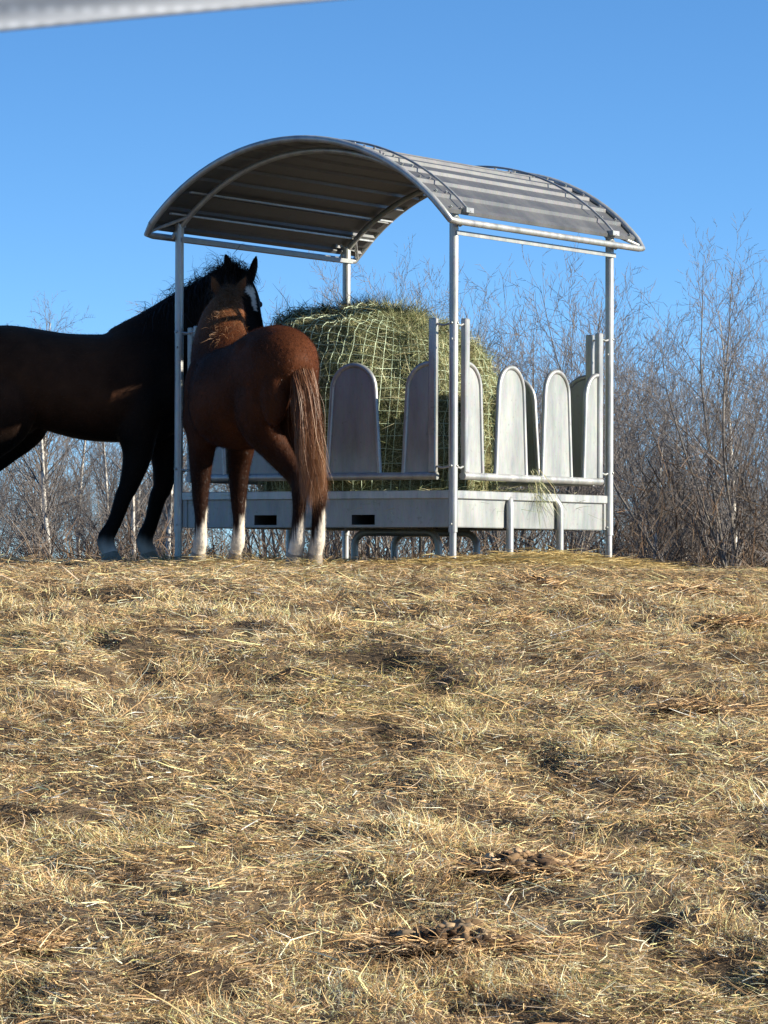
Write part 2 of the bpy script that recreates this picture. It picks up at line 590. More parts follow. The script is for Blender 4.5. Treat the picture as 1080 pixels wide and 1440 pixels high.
def make_feeder():
    root = empty("hay_feeder", (FC[0], FC[1], FZ), -YAW)
    tag(root, "galvanised steel hay feeder with arched corrugated roof on the crest", "hay feeder")
    H = dict(ptop=2.165, eave=2.03, stan=1.495, rail=0.515, rim=0.425, tbot=0.20, pan=1.215)
    R, AZ_ = 1.44, 1.192                                # roof arc
    half = math.acos((2.083 - AZ_) / R)
    # corner posts with a thinner telescopic foot
    for sx, sy in ((-1, -1), (1, -1), (1, 1), (-1, 1)):
        x, y = sx * HA, sy * HA
        mb = MB()
        mb.tube([(x, y, 0.165), (x, y, 1.0), (x, y, H['ptop'] - .012)], 0.0285, 16)
        post = mb.build("post", M['tube'], root)
        f = MB(); f.tube([(x, y, -0.12), (x, y, 0.1), (x, y, 0.2)], 0.0225, 14)
        f.build("foot", M['tube'], post)
        for z in (0.215, 1.36):
            f = MB(); f.tube([(x + 0.004, y - .038, z), (x + 0.004, y + .038, z)], 0.007, 8)
            f.build("bolt", M['tube'], post)
    # tray
    tr = MB()
    for k in range(4):
        if k % 2 == 0:                                  # fork pockets through front and back sheets
            pk = ((-0.365 - .085, -0.365 + .085), (0.365 - .085, 0.365 + .085))
            zb, zt = 0.212, 0.275
            sbox(tr, k, -HA + .03, HA - .03, -0.018, -0.014, zt, H['rim'] - 0.052)
            sbox(tr, k, -HA + .03, pk[0][0], -0.018, -0.014, zb, zt)
            sbox(tr, k, pk[0][1], pk[1][0], -0.018, -0.014, zb, zt)
            sbox(tr, k, pk[1][1], HA - .03, -0.018, -0.014, zb, zt)
            sbox(tr, k, -HA + .03, HA - .03, -0.018, -0.014, H['tbot'], zb)
        else:
            sbox(tr, k, -HA + .03, HA - .03, -0.018, -0.014, H['tbot'], H['rim'] - 0.052)
        # folded bottom lip and pressed swage lines
        sbox(tr, k, -HA + .05, HA - .05, -0.06, -0.0185, H['tbot'] - .004, H['tbot'] + .003)
        sbox(tr, k, -HA + .032, -HA + .062, -0.014, -0.004, H['tbot'], H['rim'] - .052)
        sbox(tr, k, HA - .062, HA - .032, -0.014, -0.004, H['tbot'], H['rim'] - .052)
    tr.box((-HA + .06, -HA + .06, 0.285), (HA - .06, HA - .06, 0.289))
    tray = tr.build("tray", M['sheet'], root, smooth=False)
    for s in (-0.365, 0.365):
        fp = MB()
        for s0, s1, z0, z1 in ((s - .089, s - .085, .208, .28), (s + .085, s + .089, .208, .28), (s - .085, s + .085, .276, .28), (s - .085, s + .085, .208, .2115)):
            fp.box((s0, -HA + .0185, z0), (s1, HA - .0185, z1))
        fp.build("fork_pocket", M['dark'], tray, smooth=False)
    for k in range(4):
        rb = MB()
        sbox(rb, k, -HA + .027, HA - .027, -0.030, 0.004, H['rim'] - .052, H['rim'], bev=0.004)
        rb.build("rim_beam", M['tube'], root, smooth=False)
    # support legs: bent tube on the right and left sides, one under the middle of the tray
    def u_leg(k, c, w, d, ztop, parent, tuck=0.0):
        mb = MB(); r = 0.09
        P = [sp(k, c - w / 2, d, -0.08)]
        for t in np.linspace(0, PI / 2, 7):
            P.append(sp(k, c - w / 2 + r * (1 - math.cos(t)), d - tuck * (1 - math.cos(t)), ztop - r + r * math.sin(t)))
        for t in np.linspace(PI / 2, 0, 7):
            P.append(sp(k, c + w / 2 - r * (1 - math.cos(t)), d - tuck * (1 - math.cos(t)), ztop - r + r * math.sin(t)))
        P.append(sp(k, c + w / 2, d, -0.08))
        mb.tube(P, 0.024, 12)
        mb.build("support_leg", M['tube'], parent)
    u_leg(1, 0.0, 0.66, 0.012, 0.405, root, 0.07)
    u_leg(3, 0.0, 0.66, 0.012, 0.405, root, 0.07)
    u_leg(0, 0.0, 0.64, -HA, 0.175, root)
    u_leg(2, 0.12, 0.64, -0.32, 0.175, root)
    # barrier on each side: rail, two end stanchions, two full and two half panels
    for k in range(4):
        mb = MB()
        mb.tube([sp(k, -HA + .115, 0, H['rail']), sp(k, 0, 0, H['rail']), sp(k, HA - .115, 0, H['rail'])], 0.0245, 14)
        mb.build("barrier_rail", M['tube'], root)
        for sg in (-1, 1):
            s = sg * (HA - 0.145)
            mb = MB()
            sbox(mb, k, s - .026, s + .026, -0.020, 0.020, H['rail'] + .02, H['stan'], bev=0.006)
            st = mb.build("stanchion", M['tube'], root, smooth=False)
            for z in (H['stan'] - .035, H['rail'] + .06):
                mb = MB(); e = sg * HA
                mb.tube([sp(k, s + sg * .02, .0, z), sp(k, (s + e) / 2, .008, z - .012), sp(k, e, 0, z)], 0.007, 8)
                mb.ball(sp(k, e, 0.026, z), 0.010, 10, 6)
                mb.build("chain_link", M['tube'], st)

        def panel(c, wb, wt, halfside=0):
            # outline from bottom left over the top to bottom right; halfside cuts it at a stanchion
            zs, ztop, zb = H['pan'] - wt / 2 * 1.0, H['pan'], H['rail']
            P = [(c - wb / 2, zb + .015)]
            for t in np.linspace(0, 1, 5)[1:-1]:
                P.append((c - (wb + (wt - wb) * t) / 2, zb + (zs - zb) * t))
            for t in np.linspace(PI, 0, 15):
                P.append((c + wt / 2 * math.cos(t), zs + (ztop - zs) * math.sin(t)))
            for t in np.linspace(1, 0, 5)[1:-1]:
                P.append((c + (wb + (wt - wb) * t) / 2, zb + (zs - zb) * t))
            P.append((c + wb / 2, zb + .015))
            P = np.array(P)
            if halfside:
                keep = (P[:, 0] - c) * halfside <= 1e-6
                P = P[keep]
            sh = MB()
            n = len(P)
            out = []
            for d in (-0.003, 0.003):
                out += [sp(k, s, d, z) for s, z in P]
                if halfside: out.append(sp(k, c, d, zb + .015))
            out = np.array(out); m_ = len(out) // 2
            cen = out[:m_].mean(0); cen2 = out[m_:].mean(0)
            V = np.vstack([out, cen, cen2])
            j = np.arange(m_); kk = (j + 1) % m_
            T = np.vstack([np.stack([np.full(m_, 2 * m_), j, kk], 1), np.stack([np.full(m_, 2 * m_ + 1), m_ + kk, m_ + j], 1)])
            Qs = np.stack([j, m_ + j, m_ + kk, kk], 1)
            sh.add(V, Qs, T)
            po = sh.build("barrier_panel", M['sheet'], root, smooth=False)
            tb = MB()
            tb.tube([sp(k, s, 0, z) for s, z in P], 0.0165, 10)
            tb.build("panel_frame", M['tube'], po)
        panel(-0.30, 0.385, 0.315)
        panel(0.30, 0.385, 0.315)
        panel(-HA + 0.165, 0.385, 0.33, halfside=-1)
        panel(HA - 0.165, 0.385, 0.33, halfside=1)
    # ---- roof
    def arc(t, dr=0.0): return np.array([math.sin(t) * (R + dr), 0, AZ_ + math.cos(t) * (R + dr)])
    v0, v1 = -HA - 0.24, HA + 0.29
    # outer frame: one bent tube round the roof
    P = []
    ts = np.linspace(-half, half, 33)
    cr = 0.055
    for t in ts[1:-1]: p = arc(t); P.append((p[0], v0, p[2]))
    e = arc(half)
    P += [(e[0] - .004, v0 + .02, e[2] - .004), (e[0], v0 + cr + .03, e[2] - .008)]
    for q in np.linspace(v0 + .2, v1 - .2, 5): P.append((e[0], q, e[2] - .008))
    P += [(e[0], v1 - cr - .03, e[2] - .008), (e[0] - .004, v1 - .02, e[2] - .004)]
    for t in ts[::-1][1:-1]: p = arc(t); P.append((p[0], v1, p[2]))
    P += [(-e[0] + .004, v1 - .02, e[2] - .004), (-e[0], v1 - cr - .03, e[2] - .008)]
    for q in np.linspace(v1 - .2, v0 + .2, 5): P.append((-e[0], q, e[2] - .008))
    P += [(-e[0], v0 + cr + .03, e[2] - .008), (-e[0] + .004, v0 + .02, e[2] - .004), P[0]]
    mb = MB(); mb.tube(P, 0.0215, 12, cap=False)
    rf = mb.build("roof_frame", M['tube'], root)
    # inner bows over the posts
    for vv in (-HA, HA):
        mb = MB()
        mb.tube([tuple(arc(t, -0.052) + np.array([0, vv, 0])) for t in np.linspace(-half * .985, half * .985, 31)], 0.019, 12)
        mb.build("roof_bow", M['tube'], root)
        # short corner struts from post to the frame
    for sx in (-1, 1):
        for vv, vo in ((-HA, v0), (HA, v1)):
            mb = MB()
            p = arc(sx * half * .84, -0.05); q = arc(sx * half * .985, -0.008)
            mb.tube([(p[0], vv, p[2]), (q[0], vo * .96 + vv * .04, q[2])], 0.012, 8)
            mb.build("corner_strut", M['tube'], root)
        # flat bar between posts under the eave
        mb = MB()
        bx_, bz_ = (HA + .031, 2.004) if sx > 0 else (-HA + .034, 2.040)
        mb.box((bx_ - .005, -HA - .022, bz_), (bx_ + .005, HA + .022, bz_ + .028))
        mb.build("eave_bar", M['sheet'], root, smooth=False)
    # corrugated sheet
    sh0, sh = -half * 0.965, half * 0.94
    rib_pitch = 0.150; nr = int((sh - sh0) * R / rib_pitch)
    prof = []
    start = sh0 * R + 0.055
    for i in range(nr + 1):
        c0 = start + i * rib_pitch
        for ds, h in ((-.028, 0), (-.017, .018), (.012, .018), (.027, 0)):
            prof.append((c0 + ds, h))
    prof = [(sh0 * R, 0)] + [p for p in prof if sh0 * R + .004 < p[0] < sh * R - .004] + [(sh * R, 0)]
    prof = np.array(prof)
    base = -0.016
    vs = np.linspace(v0 + .010, v1 - .010, 9)
    V = []
    for off in (0.0, -0.003):
        for vv in vs:
            for s_, h in prof:
                p = arc(s_ / R, base + h + off); V.append((p[0], vv, p[2]))
    V = np.array(V); npf = len(prof); nv = len(vs); half_n = npf * nv
    i, j = np.meshgrid(np.arange(npf - 1), np.arange(nv - 1))
    b = (j * npf + i).ravel()
    Q1 = np.stack([b, b + 1, b + npf + 1, b + npf], 1)
    Q2 = Q1[:, ::-1] + half_n
    mb = MB(); mb.add(V, np.vstack([Q1, Q2]))
    # close the edges
    ed = []
    for j in range(nv - 1):
        ed.append([j * npf, (j + 1) * npf, half_n + (j + 1) * npf, half_n + j * npf])
        ed.append([j * npf + npf - 1, half_n + j * npf + npf - 1, half_n + (j + 1) * npf + npf - 1, (j + 1) * npf + npf - 1])
    for i in range(npf - 1):
        ed.append([i, half_n + i, half_n + i + 1, i + 1])
        e2 = (nv - 1) * npf
        ed.append([e2 + i, e2 + i + 1, half_n + e2 + i + 1, half_n + e2 + i])
    mb.Q.append(np.array(ed))
    sheet = mb.build("roof_sheet", M['roof'], root, smooth=False)
    # clamping straps and bolts over the sheet, purlin angles under it
    for vv in (-HA + 0.06, HA - 0.06):
        mb = MB()
        mb.tube([tuple(arc(t, base + .036) + np.array([0, vv, 0])) for t in np.linspace(-half * .95, half * .95, 41)], 0.0075, 8)
        mb.build("roof_strap", M['tube'], sheet)
    for vv in (v0 + .12, -HA + .0, HA - .0, v1 - .10):
        for i in range(nr + 1):
            t = (start + i * rib_pitch) / R
            if not sh0 < t < sh: continue
            p0, p1 = arc(t, base + .017), arc(t, base + .034)
            mb = MB(); mb.tube([(p0[0], vv, p0[2]), (p1[0], vv, p1[2])], 0.008, 6)
            mb.build("roof_bolt", M['tube'], sheet)
    for t in (-half * .93, half * .93):
        for vv in (-HA + .06, HA - .06):
            mb = MB(); p = arc(t, .005)
            mb.box((p[0] - .03, vv - .045, p[2] - .012), (p[0] + .03, vv + .045, p[2] + .018))
            mb.build("strap_clamp", M['tube'], sheet, smooth=False)
    for t in (-half * .84, -half * .68, half * .80):
        mb = MB(); p = arc(t, -.036)
        mb.box((p[0] - .012, v0 + .05, p[2] - .008), (p[0] + .012, v1 - .05, p[2] + .003))
        mb.build("purlin", M['tube'], root, smooth=False)
    return root


make_feeder()

# ---------------------------------------------------------------- hay bale with its net
HAY = np.array([[.38, .40, .21], [.29, .33, .16], [.47, .47, .27], [.22, .25, .12], [.14, .165, .08], [.43, .38, .20], [.60, .57, .37], [.11, .11, .06]])


def bale_profile(s):
    """s in 0..1 from the foot up the side and over the top; returns radius, height"""
    pr = catmull(np.array([(0.70, 0.29), (0.745, 0.45), (0.77, 0.75), (0.785, 1.0), (0.755, 1.22), (0.68, 1.40), (0.55, 1.50), (0.36, 1.555), (0.18, 1.575), (0.0, 1.58)]), 8)
    k = np.asarray(s) * (len(pr) - 1)
    i = np.clip(k.astype(int), 0, len(pr) - 2); f = k - i
    return pr[i, 0] * (1 - f) + pr[i + 1, 0] * f, pr[i, 1] * (1 - f) + pr[i + 1, 1] * f


BOFF = np.array([-0.07, -0.03])


def bale_pt(s, th, off=0.0):
    r, z = bale_profile(s)
    w = (nz[10](th * 3.0, s * 6, 1.0) - .5) * .075 + (nz[11](th * 8.0, s * 18, 1.0) - .5) * .06 + (nz[9](th * 19.0, s * 40, 1.0) - .5) * .03
    # the bale leans: one shoulder higher and squarer
    lean = np.cos(th - 3.68) * np.clip(r / .5, 0, 1)
    r = r + (0.07 * lean - .02) * smooth01((z - 1.0) / .35) * np.clip(r / .4, 0, 1)
    z = z + 0.06 * lean * smooth01((z - .9) / .6)
    rr = np.maximum(r + (w + off) * np.clip(r / .3, 0, 1), 0)
    zz = z + (w + off) * np.clip((z - 1.2) / .3, 0, 1)
    return np.stack([BOFF[0] + rr * np.cos(th), BOFF[1] + rr * np.sin(th), zz], -1)


def strands(P, D, Nn, L, W, col, curl=0.3, flare=0.12):
    """thin strands starting at P, along D (unit), lifted along normals Nn"""
    N = len(P)
    S = np.cross(D, Nn); S /= np.linalg.norm(S, axis=1)[:, None] + 1e-9
    c1 = rng.normal(0, curl, N)[:, None]; fl = np.abs(rng.normal(0, flare, N))[:, None]
    L_ = L[:, None]
    p0, p1 = P, P + D * L_ * .5 + S * c1 * L_ * .35 + Nn * fl * L_ * .9
    p2 = P + D * L_ * .95 + S * c1 * L_ * .9 + Nn * fl * L_ * .9
    tw = rng.uniform(-1.3, 1.3, N)[:, None]
    h = (S * np.cos(tw) + Nn * np.sin(tw)) * (W / 2)[:, None]
    V = np.stack([p0 - h, p0 + h, p1 - h, p1 + h, p2 - h * .3, p2 + h * .3], 1).reshape(-1, 3)
    b = np.arange(N)[:, None] * 6
    Q = np.concatenate([b + np.array([[0, 1, 3, 2]]), b + np.array([[2, 3, 5, 4]])])
    return V, Q, np.repeat(col, 6, axis=0)


def make_bale():
    root = empty("hay_bale", (FC[0], FC[1], FZ), -YAW)
    tag(root, "big round bale of greenish hay under a net inside the steel feeder", "hay bale")
    S, TH = np.meshgrid(np.linspace(0, 1, 60), np.linspace(0, 2 * PI, 121)[:-1], indexing='ij')
    V = bale_pt(S, TH, -0.012).reshape(-1, 3)
    i, j = np.meshgrid(np.arange(59), np.arange(120), indexing='ij')
    a_, b_ = (i * 120 + j).ravel(), (i * 120 + (j + 1) % 120).ravel()
    Q = np.stack([a_, b_, b_ + 120, a_ + 120], 1)
    V = np.vstack([V, [BOFF[0], BOFF[1], 0.29]])
    T = np.stack([np.full(120, len(V) - 1), (np.arange(120) + 1) % 120, np.arange(120)], 1)
    c = np.tile(np.array([.14, .13, .06]), (len(V), 1)) * rng.uniform(.6, 1.3, (len(V), 1))
    n_core = len(V)
    mb = MB(); mb.add(V, Q, T, c)
    N = 90000
    s = rng.random(N) ** 0.85 * .953 + .002; th = rng.uniform(0, 2 * PI, N)
    e = 1e-3
    p = bale_pt(s, th, -.01)
    ds = bale_pt(np.minimum(s + e, 1), th, -.01) - p; dt = bale_pt(s, th + e, -.01) - p
    ds /= np.linalg.norm(ds, axis=1)[:, None] + 1e-9; dt /= np.linalg.norm(dt, axis=1)[:, None] + 1e-9
    nn = np.cross(dt, ds); nn /= np.linalg.norm(nn, axis=1)[:, None] + 1e-9
    a = rng.uniform(0, 2 * PI, N)
    d = ds * np.sin(a)[:, None] + dt * np.cos(a)[:, None]
    patch = nz[3](th * 4, s * 9, 1.0)
    k = np.clip((rng.random(N) * 8).astype(int), 0, 7)
    col = HAY[k] * (0.65 + 0.6 * patch)[:, None] * rng.uniform(.8, 1.2, N)[:, None]
    roof_shade = smooth01((np.cos(th - 3.68) - .15) / .5) * smooth01((s - .52) / .2)  # roof's shade over the upper left shoulder, put into the hay colour
    col = col * (1 - roof_shade[:, None] * np.array([.62, .68, .72]))
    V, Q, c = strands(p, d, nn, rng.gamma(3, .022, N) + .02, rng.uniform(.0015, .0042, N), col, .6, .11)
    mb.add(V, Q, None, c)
    # long wisps sticking out over the top
    N = 260
    s = rng.uniform(.62, .93, N); th = rng.uniform(0, 2 * PI, N)
    p = bale_pt(s, th)
    d = np.stack([np.cos(th) + rng.normal(0, .6, N), np.sin(th) + rng.normal(0, .6, N), rng.normal(-.05, .22, N)], 1)
    d /= np.linalg.norm(d, axis=1)[:, None]
    nn = np.tile([0, 0, 1.0], (N, 1))
    V, Q, c = strands(p, d, nn, rng.uniform(.04, .14, N), rng.uniform(.0015, .003, N), HAY[rng.integers(0, 6, N)] * .8, .6, .12)
    mb.add(V, Q, None, c)
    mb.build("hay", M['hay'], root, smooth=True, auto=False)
    # the net: meridian and ring cords, slightly wandering
    nt_ = MB()
    def net_off(th): return 0.006 + 0.024 * smooth01((np.cos(th - 4.35) - .45) / .35)
    for q in range(76):
        th0 = q / 76 * 2 * PI
        sv = np.linspace(0.10, 0.93, 54)
        th = th0 + (nz[5](sv * 9, np.full(54, q * .7), 1.0) - .5) * .035 + sv * .22
        P = bale_pt(sv, th, net_off(th))
        nt_.tube(P, 0.0023, 4, cap=False)
    for q in range(24):
        sv = 0.10 + q / 24 * .82
        th = np.linspace(0, 2 * PI, 121)
        ss = sv + (nz[6](th * 5, np.full(121, q * 1.3), 1.0) - .5) * .010
        ss[-1] = ss[0]
        P = bale_pt(np.clip(ss, 0, 1), th, net_off(th))
        nt_.tube(P, 0.0020, 4, cap=False)
    m, nt, b = mat_new("net_cord")
    b.inputs["Base Color"].default_value = (0.50, 0.60, 0.42, 1)
    b.inputs["Roughness"].default_value = 0.6
    nt_.build("hay_net", m, root)


make_bale()


def make_loose_hay():
    V_, Q_, c_ = [], [], []
    n = 0
    # in the tray
    N = 7000
    p = np.stack([rng.uniform(-.95, .95, N), rng.uniform(-.95, .95, N), rng.uniform(.30, .50, N)], 1)
    rr = np.hypot(p[:, 0], p[:, 1])
    p = p[rr > .66]
    p[:, 2] = .30 + rng.random(len(p)) * .10 * (1.3 - np.clip(np.abs(p[:, :2]).max(1), .7, 1)) / .4
    # hanging over the right rim
    q = np.stack([rng.normal(1.0, .015, 70), rng.normal(.05, .035, 70), rng.uniform(.42, .60, 70)], 1)
    p = np.vstack([p, q])
    N = len(p)
    a = rng.uniform(0, 2 * PI, N)
    d = np.stack([np.cos(a), np.sin(a), rng.normal(-.05, .25, N)], 1)
    d[-70:] = np.stack([np.abs(rng.normal(.35, .2, 70)), rng.normal(.25, .35, 70), -np.ones(70)], 1)
    d /= np.linalg.norm(d, axis=1)[:, None]
    nn = np.tile([0, 0, 1.0], (N, 1)); nn[-70:] = (1, 0, 0)
    L = rng.uniform(.06, .2, N); L[-70:] = rng.uniform(.1, .30, 70)
    V, Q, c = strands(p, d, nn, L, rng.uniform(.002, .0045, N), HAY[rng.integers(0, 7, N)], .5, .15)
    V = to_world(V)
    o = link("loose_hay", mesh_arrays("loose_hay", V, [Q], True, c), M['hay'])
    tag(o, "loose hay strewn in the feeder tray and hanging over its rim", "hay", kind='stuff')


make_loose_hay()


def make_hay_litter():
    # wasted golden hay heaped on the ground round the feeder
    N = 26000
    cx = [(1.28, -.2, .42, .65, .10, .5), (.4, -1.15, .7, .2, .02, .2), (1.0, 1.2, .4, .3, .06, .15), (-.2, -.1, .8, .8, .015, .12)]
    cx += [(1.25, -.95, .35, .3, .05, .2)]
    w = np.array([c[5] for c in cx]); k = rng.choice(len(cx), N, p=w / w.sum())
    cc = np.array(cx)[k]
    p = np.stack([cc[:, 0] + rng.normal(0, 1, N) * cc[:, 2], cc[:, 1] + rng.normal(0, 1, N) * cc[:, 3], np.zeros(N)], 1)
    d2 = ((p[:, 0] - cc[:, 0]) / cc[:, 2]) ** 2 + ((p[:, 1] - cc[:, 1]) / cc[:, 3]) ** 2
    W_ = to_world(p)
    hgt = cc[:, 4] * np.exp(-d2 / 2) * rng.random(N)
    W_[:, 2] = G(W_[:, 0], W_[:, 1]) + hgt + rng.gamma(1.5, .006, N)
    gold = np.array([[.58, .42, .17], [.50, .34, .12], [.64, .50, .25], [.38, .27, .10], [.25, .17, .07], [.45, .38, .17]])
    col = gold[rng.integers(0, 6, N)] * rng.uniform(.75, 1.2, N)[:, None]
    V, Q, c = blades(W_, rng.uniform(0, 2 * PI, N), np.abs(rng.normal(.03, .13, N)), rng.gamma(2.5, .034, N) + .02,
                     rng.uniform(.002, .005, N), rng.uniform(0, .5, N), col)
    feet = [(-1.79, 26.1), (-1.55, 26.37), (-1.12, 24.87), (-.90, 24.98), (-.56, 24.13), (-.44, 24.08)]
    feet += [tuple(to_world((a_, b_, 0))[0][:2]) for a_, b_ in ((-HA, -HA), (HA, -HA), (HA, HA), (-HA, HA), (HA, -.33), (HA, .33))]
    n2 = 2600
    f = np.array(feet)[rng.integers(0, len(feet), n2)] + rng.normal(0, .075, (n2, 2))
    P2 = np.column_stack([f, G(f[:, 0], f[:, 1]) + rng.gamma(1.5, .012, n2)])
    V2, Q2, c2 = blades(P2, rng.uniform(0, 2 * PI, n2), np.abs(rng.normal(.35, .35, n2)), rng.uniform(.04, .13, n2), rng.uniform(.002, .004, n2),
                        rng.uniform(0, .7, n2), gold[rng.integers(0, 6, n2)] * rng.uniform(.7, 1.1, n2)[:, None])
    Q = np.vstack([Q, Q2 + len(V)]); V = np.vstack([V, V2]); c = np.vstack([c, c2])
    o = link("hay_litter", mesh_arrays("hay_litter", V, [Q], True, c), M['straw'])
    tag(o, "wasted golden hay heaped on the ground round the feeder legs", "hay", kind='stuff')


make_hay_litter()


# ---------------------------------------------------------------- dung clods lying in the grass
def px_ground(px, py):
    """point of the slope seen at pixel (px,py) of the 1080x1440 photo"""
    for y in np.arange(12.0, 27.0, 0.02):
        z = EYE - (py - 799.5) / F_PX * y
        x = (px - 540) / F_PX * y
        if ground_base(x, y) >= z: return x, y
    return (px - 540) / F_PX * 24, 24.0


def make_dung(px, py, size, n, label, cols, seed):
    r = np.random.default_rng(seed)
    x, y = px_ground(px, py)
    z0 = float(G(x, y))
    mb = MB()
    for i in range(n * (7 if cols is PALE else 4)):
        a, q = r.uniform(0, 2 * PI), size * math.sqrt(r.random())
        rad = r.choice([r.uniform(.010, .020), r.uniform(.018, .036)]) * (0.8 + size)
        cxy = (math.cos(a) * q * 1.6, math.sin(a) * q * .9, rad * .5 + (.02 if cols is PALE else .005) + r.random() * size * (.55 if cols is PALE else .22) * (1 - q / size))
        m2 = MB(); m2.ball((0, 0, 0), (rad * r.uniform(.9, 1.6), rad * r.uniform(.8, 1.2), rad * r.uniform(.5, .8)), 12, 8)
        V = m2.V[0]
        V = V * (1 + (nz[1](V[:, 0] + i, V[:, 1] + V[:, 2] * 1.7, .012)[:, None] - .5) * .9 + r.normal(0, .16, (len(V), 1)))
        ca, sa = math.cos(a * 3), math.sin(a * 3)
        V = V @ np.array([[ca, -sa, 0], [sa, ca, 0], [0, 0, 1]]).T + np.array(cxy)
        mb.add(V, m2.Q[0], m2.T[0], np.array(cols[i % len(cols)]) * r.uniform(.5, 1.3))
    # straw caught in the heap
    N = (50 if cols is PALE else 90) * n
    p = np.stack([r.normal(0, size * 1.0, N), r.normal(0, size * .65, N), r.random(N) * size * .38], 1)
    V, Q, c = blades(p, r.uniform(0, 2 * PI, N), np.abs(r.normal(.1, .3, N)), r.uniform(.05, .18, N), r.uniform(.002, .005, N), r.uniform(0, .4, N), STRAW[r.integers(0, 5, N)])
    mb.add(V, Q, None, c)
    o = mb.build("dung_pile", M['dung'], None, auto=False)
    o.location = (x, y, z0 + .012)
    tag(o, label, "dung")


BR = [(.10, .06, .035), (.07, .045, .028), (.14, .085, .05)]
PALE = [(.34, .225, .13), (.16, .10, .058), (.26, .17, .095), (.09, .056, .034), (.46, .33, .20)]
DK = [(.05, .034, .022), (.08, .054, .033)]
make_dung(650, 1330, .17, 26, "large crumbled dung pile, pale and brown, lowest on the slope", PALE, 1)
make_dung(735, 1235, .15, 20, "crumbled dung pile with pinkish pale lumps, just above the lowest pile", PALE, 2)
make_dung(745, 824, .09, 9, "dark dung lumps in the straw directly below the feeder's two bent legs", DK, 3)
make_dung(965, 834, .11, 9, "flat dark dung patch in the straw right of the feeder near the crest", DK, 4)
make_dung(1027, 880, .07, 7, "small dark dung heap at the right edge below the crest", DK, 5)
make_dung(715, 882, .06, 6, "small brown dung heap on the upper slope below the feeder", BR, 6)
make_dung(980, 992, .09, 6, "flat dark brown dung patch on the right side of the slope", DK, 7)
make_dung(40, 1325, .09, 7, "dark dung clods by a straw tuft at the lower left edge", DK, 8)
make_dung(830, 1205, .10, 8, "dark dung clods behind the pale crumbled pile", DK, 9)


# ---------------------------------------------------------------- horses
def remeshed(mb, voxel, smooth_it, name):
    me = mb.mesh(name)
    o = bpy.data.objects.new(name, me)
    C.objects.link(o)
    r = o.modifiers.new("r", 'REMESH'); r.mode = 'VOXEL'; r.voxel_size = voxel; r.use_smooth_shade = True
    s = o.modifiers.new("s", 'SMOOTH'); s.factor = 0.5; s.iterations = smooth_it
    dg = bpy.context.evaluated_depsgraph_get(); dg.update()
    out = bpy.data.meshes.new_from_object(o.evaluated_get(dg))
    bpy.data.objects.remove(o); bpy.data.meshes.remove(me)
    out.name = name
    return out


def mesh_co(me):
    V = np.zeros(len(me.vertices) * 3, np.float32); me.vertices.foreach_get("co", V)
    Nn = np.zeros(len(me.vertices) * 3, np.float32); me.vertices.foreach_get("normal", Nn)
    return V.reshape(-1, 3).astype(float), Nn.reshape(-1, 3).astype(float)


def set_tint(me, col):
    at = me.attributes.new("tint", 'FLOAT_COLOR', 'POINT')
    c4 = np.ones((len(me.vertices), 4), np.float32); c4[:, :3] = col
    at.data.foreach_set("color", c4.ravel())


def unit(v):
    v = np.asarray(v, float); return v / (np.linalg.norm(v) + 1e-12)


def add_head(mb, poll, d, up, L, wide=1.0):
    """skull from the poll along d; up = the forehead's outward normal. Returns eye places and frame"""
    d = unit(d); up = unit(np.asarray(up) - d * np.dot(up, d)); sd = np.cross(up, d)
    t = np.array([-.06, .04, .16, .28, .40, .54, .68, .80, .90, .97, 1.0])
    hd = np.array([.075, .125, .185, .205, .185, .145, .112, .100, .098, .080, .045]) * L
    hw = np.array([.08, .125, .150, .160, .140, .110, .085, .080, .086, .075, .040]) * L * wide
    drop = np.array([.05, .02, .0, .0, .0, .0, .0, .005, .012, .03, .055]) * L
    P = [np.asarray(poll) + d * tt * L - up * (h * .92 + dr - .08 * L) for tt, h, dr in zip(t, hd, drop)]
    mb.loft(P, hw, hd, up=up, sides=22, sub=4, power=2.2)
    for sg in (-1, 1):                                   # cheek and brow
        R3 = np.stack([d, sd, up], 1)
        Mx = np.eye(4); Mx[:3, :3] = R3
        mb.ball(np.asarray(poll) + d * .26 * L + sd * sg * .085 * L - up * .20 * L, (.17 * L, .065 * L, .15 * L), 16, 10, Mx)
        mb.ball(np.asarray(poll) + d * .33 * L + sd * sg * .128 * L * wide - up * .035 * L, (.075 * L, .035 * L, .04 * L), 14, 8, Mx)
        mb.ball(np.asarray(poll) + d * .93 * L + sd * sg * .060 * L - up * .07 * L, (.05 * L, .025 * L, .045 * L), 12, 8, Mx)
    eyes = [np.asarray(poll) + d * .335 * L + sd * sg * .153 * L * wide - up * .05 * L for sg in (-1, 1)]
    return d, up, sd, eyes


def add_ear(mb, base, direction, front, L, w):
    direction = unit(direction)
    P = [np.asarray(base) + direction * L * t for t in (-.15, .1, .3, .55, .8, .97, 1.03)]
    mb.loft(P, np.array([.8, .85, 1.0, .92, .60, .24, .06]) * w, np.array([.55, .6, .55, .48, .36, .18, .06]) * w, up=front, sides=14, sub=4)


def add_leg(mb, P, rw, rl, fwd=(1, 0, 0)):
    mb.loft(P, rw, rl, up=fwd, sides=18, sub=5)


